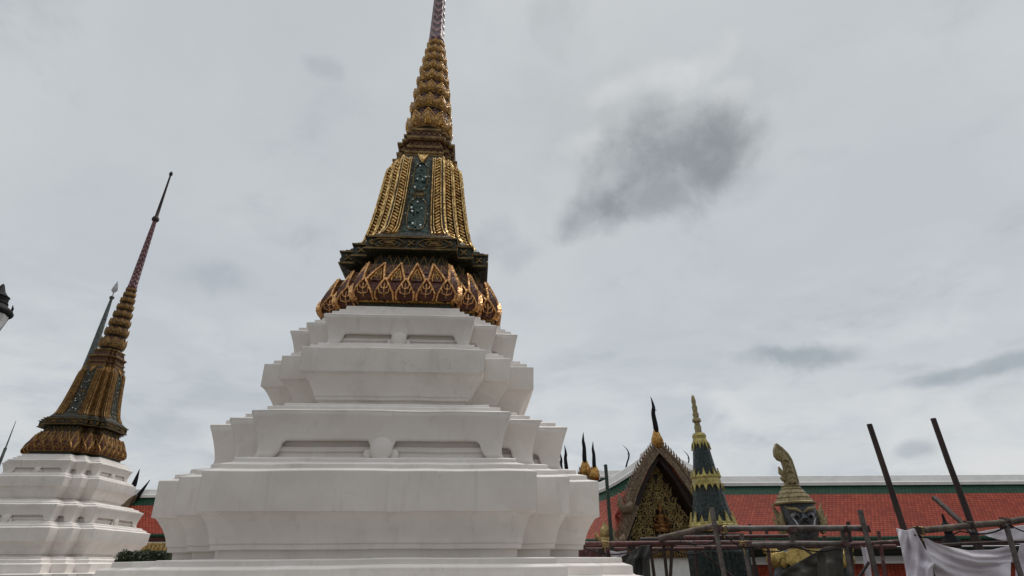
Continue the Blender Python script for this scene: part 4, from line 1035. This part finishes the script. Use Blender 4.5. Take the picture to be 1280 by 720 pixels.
for k in range(4):
    t = math.pi/4+k*math.pi/2; m.tube([(.205*math.sin(t), -.205*math.cos(t), z), (.12*math.sin(t), -.12*math.cos(t), z-.45)], .012, 6)
    m.tube([(.20*math.sin(t), -.20*math.cos(t), z+.06), (.205*math.sin(t), -.205*math.cos(t), z+.14), (.19*math.sin(t), -.19*math.cos(t), z+.19)], [.02, .015, .003], 6)
m.build('cap', BLACK, lampo, 40)

# ------------------------------------------------------------------ scaffolding in front of the gallery
def sway(a, b, n=9, amp=.012, seed=0):
    r = random.Random(seed); return [Vector(a).lerp(Vector(b), i/(n-1))+Vector((r.uniform(-amp, amp), r.uniform(-amp, amp), r.uniform(-amp, amp))) for i in range(n)]
def part_tube(root, name, a, b, rad, mat, seed=0, amp=.004):
    m = MB(); o = root.location; m.tube([p-o for p in sway(a, b, 9, amp, seed)], rad, 10); return m.build(name, mat, root, 50)
def post_down(root, top, low, rad, mat, seed=0):
    """a post through two seen points, carried on down to the courtyard"""
    d = (low-top).normalized(); t = (0.0-top.z)/d.z; part_tube(root, 'post', top, top+d*t, rad, mat, seed)
def coupler(root, p, mat=None):
    m = MB(); m.box((-.075, -.075, -.055), (.075, .075, .055)); m.tube([(-.1, -.07, 0), (-.1, .09, 0)], .022, 6); m.build('coupler', mat or RUST, root, loc=p-root.location)
SA = empty('scaffold', Vector((at(990, 690, 13.0).x, 13.0, 0)))
tag(SA, 'grey metal scaffold with paired rails and upright tubes, in front of the giant statue', 'scaffold')
Y = 13.0
part_tube(SA, 'rail', at(893, 660.5, Y), at(1084, 660, Y), .058, STEEL, 1)
part_tube(SA, 'rail', at(936, 681, Y), at(1058, 679, Y), .048, STEEL, 2)
part_tube(SA, 'rail', at(856, 671.5, Y+.25), at(985, 670, Y+.25), .036, RUST, 3)
part_tube(SA, 'rail', at(868, 678, Y+1.0), at(1092, 679, Y+1.0), .045, RUST, 4)
part_tube(SA, 'rail', at(1040, 682, Y+.8), at(1135, 676, Y+.8), .04, RUST, 14)
post_down(SA, at(889, 634, Y-.1), at(906, 722, Y-.1), .055, STEEL, 5)
post_down(SA, at(926.5, 667, Y+.1), at(938, 722, Y+.1), .045, STEEL, 6)
post_down(SA, at(1052.5, 665, Y+.1), at(1066, 722, Y+.1), .048, STEEL, 7)
post_down(SA, at(1075, 637, Y-.12), at(1096, 722, Y-.12), .055, STEEL, 8)
post_down(SA, at(1060, 652, Y+1.0), at(1063, 690, Y+1.0), .045, DWOOD, 9)
post_down(SA, at(937, 655, Y+1.1), at(944, 722, Y+1.1), .03, DWOOD, 19)
part_tube(SA, 'brace', at(989.5, 661, Y+.05), at(990.5, 681, Y+.05), .05, STEEL, 10)
part_tube(SA, 'brace', at(1086, 703, Y), at(1062, 740, Y), .03, DWOOD, 11)
part_tube(SA, 'brace', at(940, 690, Y+.3), at(952, 740, Y+.3), .03, DWOOD, 12)
for (x, y) in ((1081, 661), (1056, 680), (898, 660), (934, 681), (990, 662)): coupler(SA, at(x, y, Y))
SB_ = empty('scaffold', Vector((at(790, 690, 14.5).x, 14.5, 0)))
tag(SB_, 'rust red scaffold rails with tied timber, in front of the carved gate', 'scaffold')
Y = 14.5
part_tube(SB_, 'rail', at(726, 680, Y), at(885, 678.5, Y), .055, RUST, 21)
part_tube(SB_, 'rail', at(726, 686.5, Y+.4), at(880, 686, Y+.4), .04, RUST, 22)
part_tube(SB_, 'rail', at(800, 675, Y+.8), at(900, 672, Y+.8), .06, DWOOD, 23)
part_tube(SB_, 'plank', at(823, 673.5, Y-.2), at(897, 656.5, Y-.2), .065, WOOD, 24)
for i, (x0, x1) in enumerate(((829, 834), (840, 838), (812, 818), (755, 757))):
    post_down(SB_, at(x0, 676, Y+.1), at(x1, 722, Y+.1), .04 if i < 3 else .055, DWOOD if i < 3 else STEEL, 25+i)
for (x, y) in ((790, 684), (829, 679), (757, 682), (752, 690)): coupler(SB_, at(x, y, Y+.05), DWOOD)
m = MB(); a = at(724, 689, Y+.5)-SB_.location; b = at(757, 700, Y+.5)-SB_.location; m.box((a.x, -.02+.5, b.z-.3), (b.x, .5+.02, a.z)); m.build('board', RUST, SB_)
SD = empty('scaffold', Vector((at(1210, 690, 11.5).x, 11.5, 0)))
tag(SD, 'timber scaffold rail frame carrying the white sheet, at the right edge', 'scaffold')
Y = 11.5
part_tube(SD, 'rail', at(1138, 664, Y), at(1300, 648, Y), .058, WOOD, 31, .01)
part_tube(SD, 'rail', at(1150, 682.5, Y+.2), at(1300, 676, Y+.2), .026, DWOOD, 32, .006)
post_down(SD, at(1257, 655, Y-.05), at(1277, 722, Y-.05), .045, STEEL, 33)
post_down(SD, at(1145, 658, Y+.1), at(1166, 722, Y+.1), .05, DWOOD, 34)
post_down(SD, at(1213, 660, Y+1.2), at(1232, 722, Y+1.2), .05, DWOOD, 35)
def lashing(root, p, rad=.075, seed=0):
    r = random.Random(seed); m = MB(); pts = []
    for i in range(40):
        t = i/39; an = t*2*math.pi*4.5; pts.append(Vector((rad*math.cos(an)+.02*math.sin(an*2), rad*math.sin(an), -.07+.14*t+r.uniform(-.008, .008))))
    m.tube(pts+[pts[-1]+Vector((.04, -.03, -.10)), pts[-1]+Vector((.05, -.04, -.26))], .011, 5); m.build('lashing', CARVE if seed % 3 == 0 else DWOOD, root, loc=Vector(p)-root.location)
part_tube(SA, 'rail', at(846, 684, Y+2.6+1.5), at(1120, 683, Y+2.6+1.5), .045, RUST, 51)
for i, (xa, xb) in enumerate(((868, 872), (958, 964), (1030, 1037), (1098, 1107))): post_down(SA, at(xa, 664 if i % 2 else 670, 15.6), at(xb, 722, 15.6), .042, RUST if i % 2 else DWOOD, 60+i)
part_tube(SA, 'brace', at(1000, 682, 15.5), at(1060, 728, 15.5), .03, STEEL, 66); part_tube(SA, 'brace', at(872, 686, 15.5), at(925, 728, 15.5), .03, DWOOD, 67)
for i, (x, y) in enumerate(((905, 661), (1056, 661), (1083, 661), (930, 680))): lashing(SA, at(x, y, 13.0), seed=i)
for i, (x, y) in enumerate(((828, 672), (757, 680), (850, 667))): lashing(SB_, at(x, y, 14.4), seed=i+5)
for i, (x, y) in enumerate(((1150, 663), (1213, 656), (1258, 652))): lashing(SD, at(x, y, 11.5), seed=i+9)
def cable(root, pts, Y, rad=.013):
    m = MB(); P = [at(x, y, Y)-root.location for x, y in pts]; out = []
    for i in range(len(P)-1):
        for j in range(6): t = j/6; out.append(P[i].lerp(P[i+1], t)-Vector((0, 0, .10*math.sin(math.pi*t))))
    m.tube(out+[P[-1]], rad, 6); m.build('cable', BLACK, root, 60)
cable(SA, [(860, 679), (905, 668), (940, 684), (990, 683), (1056, 683)], 12.9); cable(SB_, [(728, 684), (790, 690), (835, 684), (880, 690)], 14.3); cable(SD, [(1140, 668), (1200, 664), (1262, 656), (1300, 660)], 11.42)
coupler(SD, at(1257, 657, Y)); coupler(SD, at(1146, 663, Y), DWOOD)

# loose poles stuck up through the scaffold
def pole(label, a, b, rad, mat, seed, cat='pole', group=None, name='timber_pole', cap=None):
    a, b = Vector(a), Vector(b); d = (b-a).normalized(); t = -a.z/d.z; foot = a+d*t
    root = empty(name, foot); m = MB(); m.tube([p-foot for p in sway(a, foot, 9, .006, seed)], [rad*(.9+.25*i/8) for i in range(9)], 10); m.build('shaft', mat, root, 50)
    tag(root, label, cat, group); return root
pole('long dark leaning pole rising above the roof, nearer the giant statue', at(1086.5, 530, 12.4), at(1130, 662, 12.4), .062, DWOOD, 41, group='leaning scaffold poles')
pole('long dark leaning pole rising above the roof, over the white sheet', at(1166, 523, 12.6), at(1214, 655, 12.6), .062, DWOOD, 42, group='leaning scaffold poles')
a, b = at(1168, 622, 13.2), at(1207, 658, 12.4)
root = empty('timber_prop', Vector((b.x, b.y, 0))); m = MB(); m.tube([p-root.location for p in sway(a, a.lerp(b, 1.25), 10, .01, 43)], .055, 10); m.build('shaft', DWOOD, root, 50)
m = MB(); q = a.lerp(b, 1.25)-root.location; m.tube([(q.x, q.y, q.z+.05), (q.x, q.y, 0)], .05, 10); m.build('post', DWOOD, root, 50)
tag(root, 'short charred prop slanting steeply below the pole over the white sheet', 'prop')
pole('thin dark green upright pole beside the nearest chedi', at(757, 581, 14.9), at(765, 682, 14.9), .05, GPAINT, 44, name='painted_pole')

# ------------------------------------------------------------------ sheets and tarpaulins
def sheet(name, label, cat, mat, rows, Y0, amp, seed, nu=46, nv=30, folds=5, dirv=0.3, sag=0.0):
    """cloth hanging through rows of seen points; its folds move it towards and away from the viewer"""
    r = random.Random(seed); ph = [r.uniform(0, 6.28) for _ in range(8)]; vs = []
    def row(v):
        f = v*(len(rows)-1); i = min(int(f), len(rows)-2); t = f-i; return [(ax+(bx_-ax)*t, ay+(by_-ay)*t) for (ax, ay), (bx_, by_) in zip(rows[i], rows[i+1])]
    for j in range(nv+1):
        v = j/nv; rw = row(v)
        for i in range(nu+1):
            u = i/nu; f = u*(len(rw)-1); k = min(int(f), len(rw)-2); t = f-k; t = t*t*(3-2*t)*.5+t*.5
            x = rw[k][0]+(rw[k+1][0]-rw[k][0])*t; y = rw[k][1]+(rw[k+1][1]-rw[k][1])*t
            w_ = .25+.75*min(1, v*2.2)
            d = amp*w_*(math.sin(folds*6.283*(u+dirv*v)+ph[0])*.6+math.sin(folds*2.3*6.283*(u*.8+dirv*1.6*v)+ph[1])*.28+math.sin(9*v+3*u+ph[2])*.35+.3*math.sin(17*v-6*u+ph[3])*v)
            vs.append(at(x, y, Y0+d))
    W = nu+1; c_ = Vector((sum(p.x for p in vs)/len(vs), Y0, min(p.z for p in vs)))
    m = MB(); m.add([p-c_ for p in vs], [(j*W+i, (j+1)*W+i, (j+1)*W+i+1, j*W+i+1) for j in range(nv) for i in range(nu)])
    o = m.build(name, mat, None, 180, loc=c_); md = o.modifiers.new('thickness', 'SOLIDIFY'); md.thickness = .012; md.offset = 0
    sb = o.modifiers.new('soft', 'SUBSURF'); sb.levels = 1; sb.render_levels = 1
    return tag(o, label, cat)
sheet('cloth', 'white sheet gathered over the end of the timber rail, hanging down in folds', 'sheet', CLOTH, [[(1120, 660), (1132, 663), (1143, 660.5)], [(1124, 674), (1138, 676), (1153, 681)], [(1129, 697), (1146, 697), (1168, 704)], [(1134, 722), (1152, 716), (1166, 710)], [(1138, 770), (1158, 770), (1172, 765)]], 11.40, .11, 3, folds=2.2, dirv=.5)
sheet('cloth', 'white sheet slung in a wide sagging swag between the scaffold posts', 'sheet', CLOTH, [[(1150, 668), (1168, 678), (1186, 683.5), (1210, 688), (1240, 687), (1266, 681)], [(1155, 690), (1178, 698), (1198, 701), (1220, 702), (1245, 698), (1268, 690)], [(1160, 712), (1182, 718), (1202, 719), (1225, 716), (1248, 709), (1264, 703)], [(1162, 765), (1188, 770), (1210, 772), (1232, 768), (1250, 765), (1262, 760)]], 11.62, .13, 8, folds=1.4, dirv=-.9)
sheet('cloth', 'white sheet bunched under the timber rail at the far right edge', 'sheet', CLOTH, [[(1222, 665), (1245, 661), (1290, 655)], [(1234, 670), (1262, 675), (1292, 672)], [(1246, 674), (1268, 679), (1294, 682)]], 12.0, .05, 5, 30, 14, 1.5)
sheet('tarpaulin', 'grey sheet hanging beside the right post, below the bunched white sheet', 'sheet', CLOTH, [[(1276, 678), (1290, 684), (1310, 680)], [(1270, 700), (1288, 704), (1312, 704)], [(1268, 765), (1290, 765), (1314, 765)]], 11.9, .08, 6, 20, 16, 1.5)
sheet('tarpaulin', 'dark tarpaulin hung over the rust red rails in front of the gate', 'tarpaulin', TARP, [[(762, 698), (775, 697), (790, 689), (801, 682), (812, 681)], [(765, 705), (778, 707), (792, 702), (802, 700), (812, 700)], [(770, 760), (783, 765), (796, 765), (806, 765), (816, 765)]], 14.15, .13, 11, folds=2.2, dirv=.25)
sheet('tarpaulin', 'olive tarpaulin wrapped tightly below the rail, right of the statue shoulder', 'tarpaulin', TARPG, [[(1020, 690), (1030, 684), (1042, 683), (1054, 686)], [(1022, 702), (1032, 704), (1044, 704), (1054, 702)], [(1026, 765), (1036, 768), (1048, 768), (1058, 765)]], 13.5, .12, 13, folds=1.1, dirv=.05)
sheet('tarpaulin', 'dark draped tarpaulin across the chest of the giant statue', 'tarpaulin', TARPG, [[(976, 716), (990, 707), (1004, 699), (1022, 689)], [(980, 726), (994, 720), (1008, 715), (1024, 706)], [(986, 765), (998, 768), (1012, 768), (1028, 765)]], 13.9, .1, 14, folds=1.6, dirv=-.3)
sheet('tarpaulin', 'small grey sheet strip tied on the upright tube, left of the leaning pole', 'sheet', CLOTH, [[(1076, 683), (1080, 685), (1084, 683)], [(1079, 697), (1084, 700), (1087, 698)], [(1083, 735), (1088, 740), (1092, 738)]], 13.25, .04, 15, 14, 20, 1.0)
sheet('tarpaulin', 'pale sheet bundled under the red rails, at the corner of the nearest chedi', 'sheet', CLOTH, [[(762, 688), (772, 690), (784, 688)], [(763, 694), (774, 697), (782, 693)], [(766, 699), (775, 700), (780, 697)]], 14.7, .05, 16, 16, 10, 1.0)

# small gilded and dark roof ornaments standing behind the rails
og = empty('roof_ornament', Vector((at(757, 668, 27.5).x, 27.5, 0))); oz = at(757, 676, 27.5).z
m = MB(); m.lathe([(.30, oz-.05), (.34, oz+.05), (.22, oz+.16), (.30, oz+.30), (.22, oz+.50), (.1, oz+.66), (.03, oz+.82)], n=12, squash=.7)
for sx in (-1, 1): m.tube([(sx*.2, 0, oz), (sx*.42, 0, oz+.16), (sx*.46, 0, oz+.42)], [.12, .1, .02], 8)
m.build('flame', CARVE, og, 50); m = MB(); m.lathe([(.16, 0), (.16, oz-.05)], n=12); m.build('post', REDT, og)
tag(og, 'small gilded flame ornament on a red post, beside the thin green pole', 'ornament')
ob = empty('lantern_finial', Vector((at(1187, 670, 13.5).x, 13.5, 0))); oz = at(1187, 680, 13.5).z
m = MB(); m.lathe([(.05, 0), (.05, oz-.1), (.16, oz-.05), (.20, oz), (.15, oz+.12), (.08, oz+.2), (.10, oz+.32), (.13, oz+.36), (.05, oz+.44), (.03, oz+.5), (.02, oz+.62)], n=10); m.build('body', BLACK, ob, 40)
tag(ob, 'small dark pointed finial showing under the timber rail behind the white sheet', 'finial')
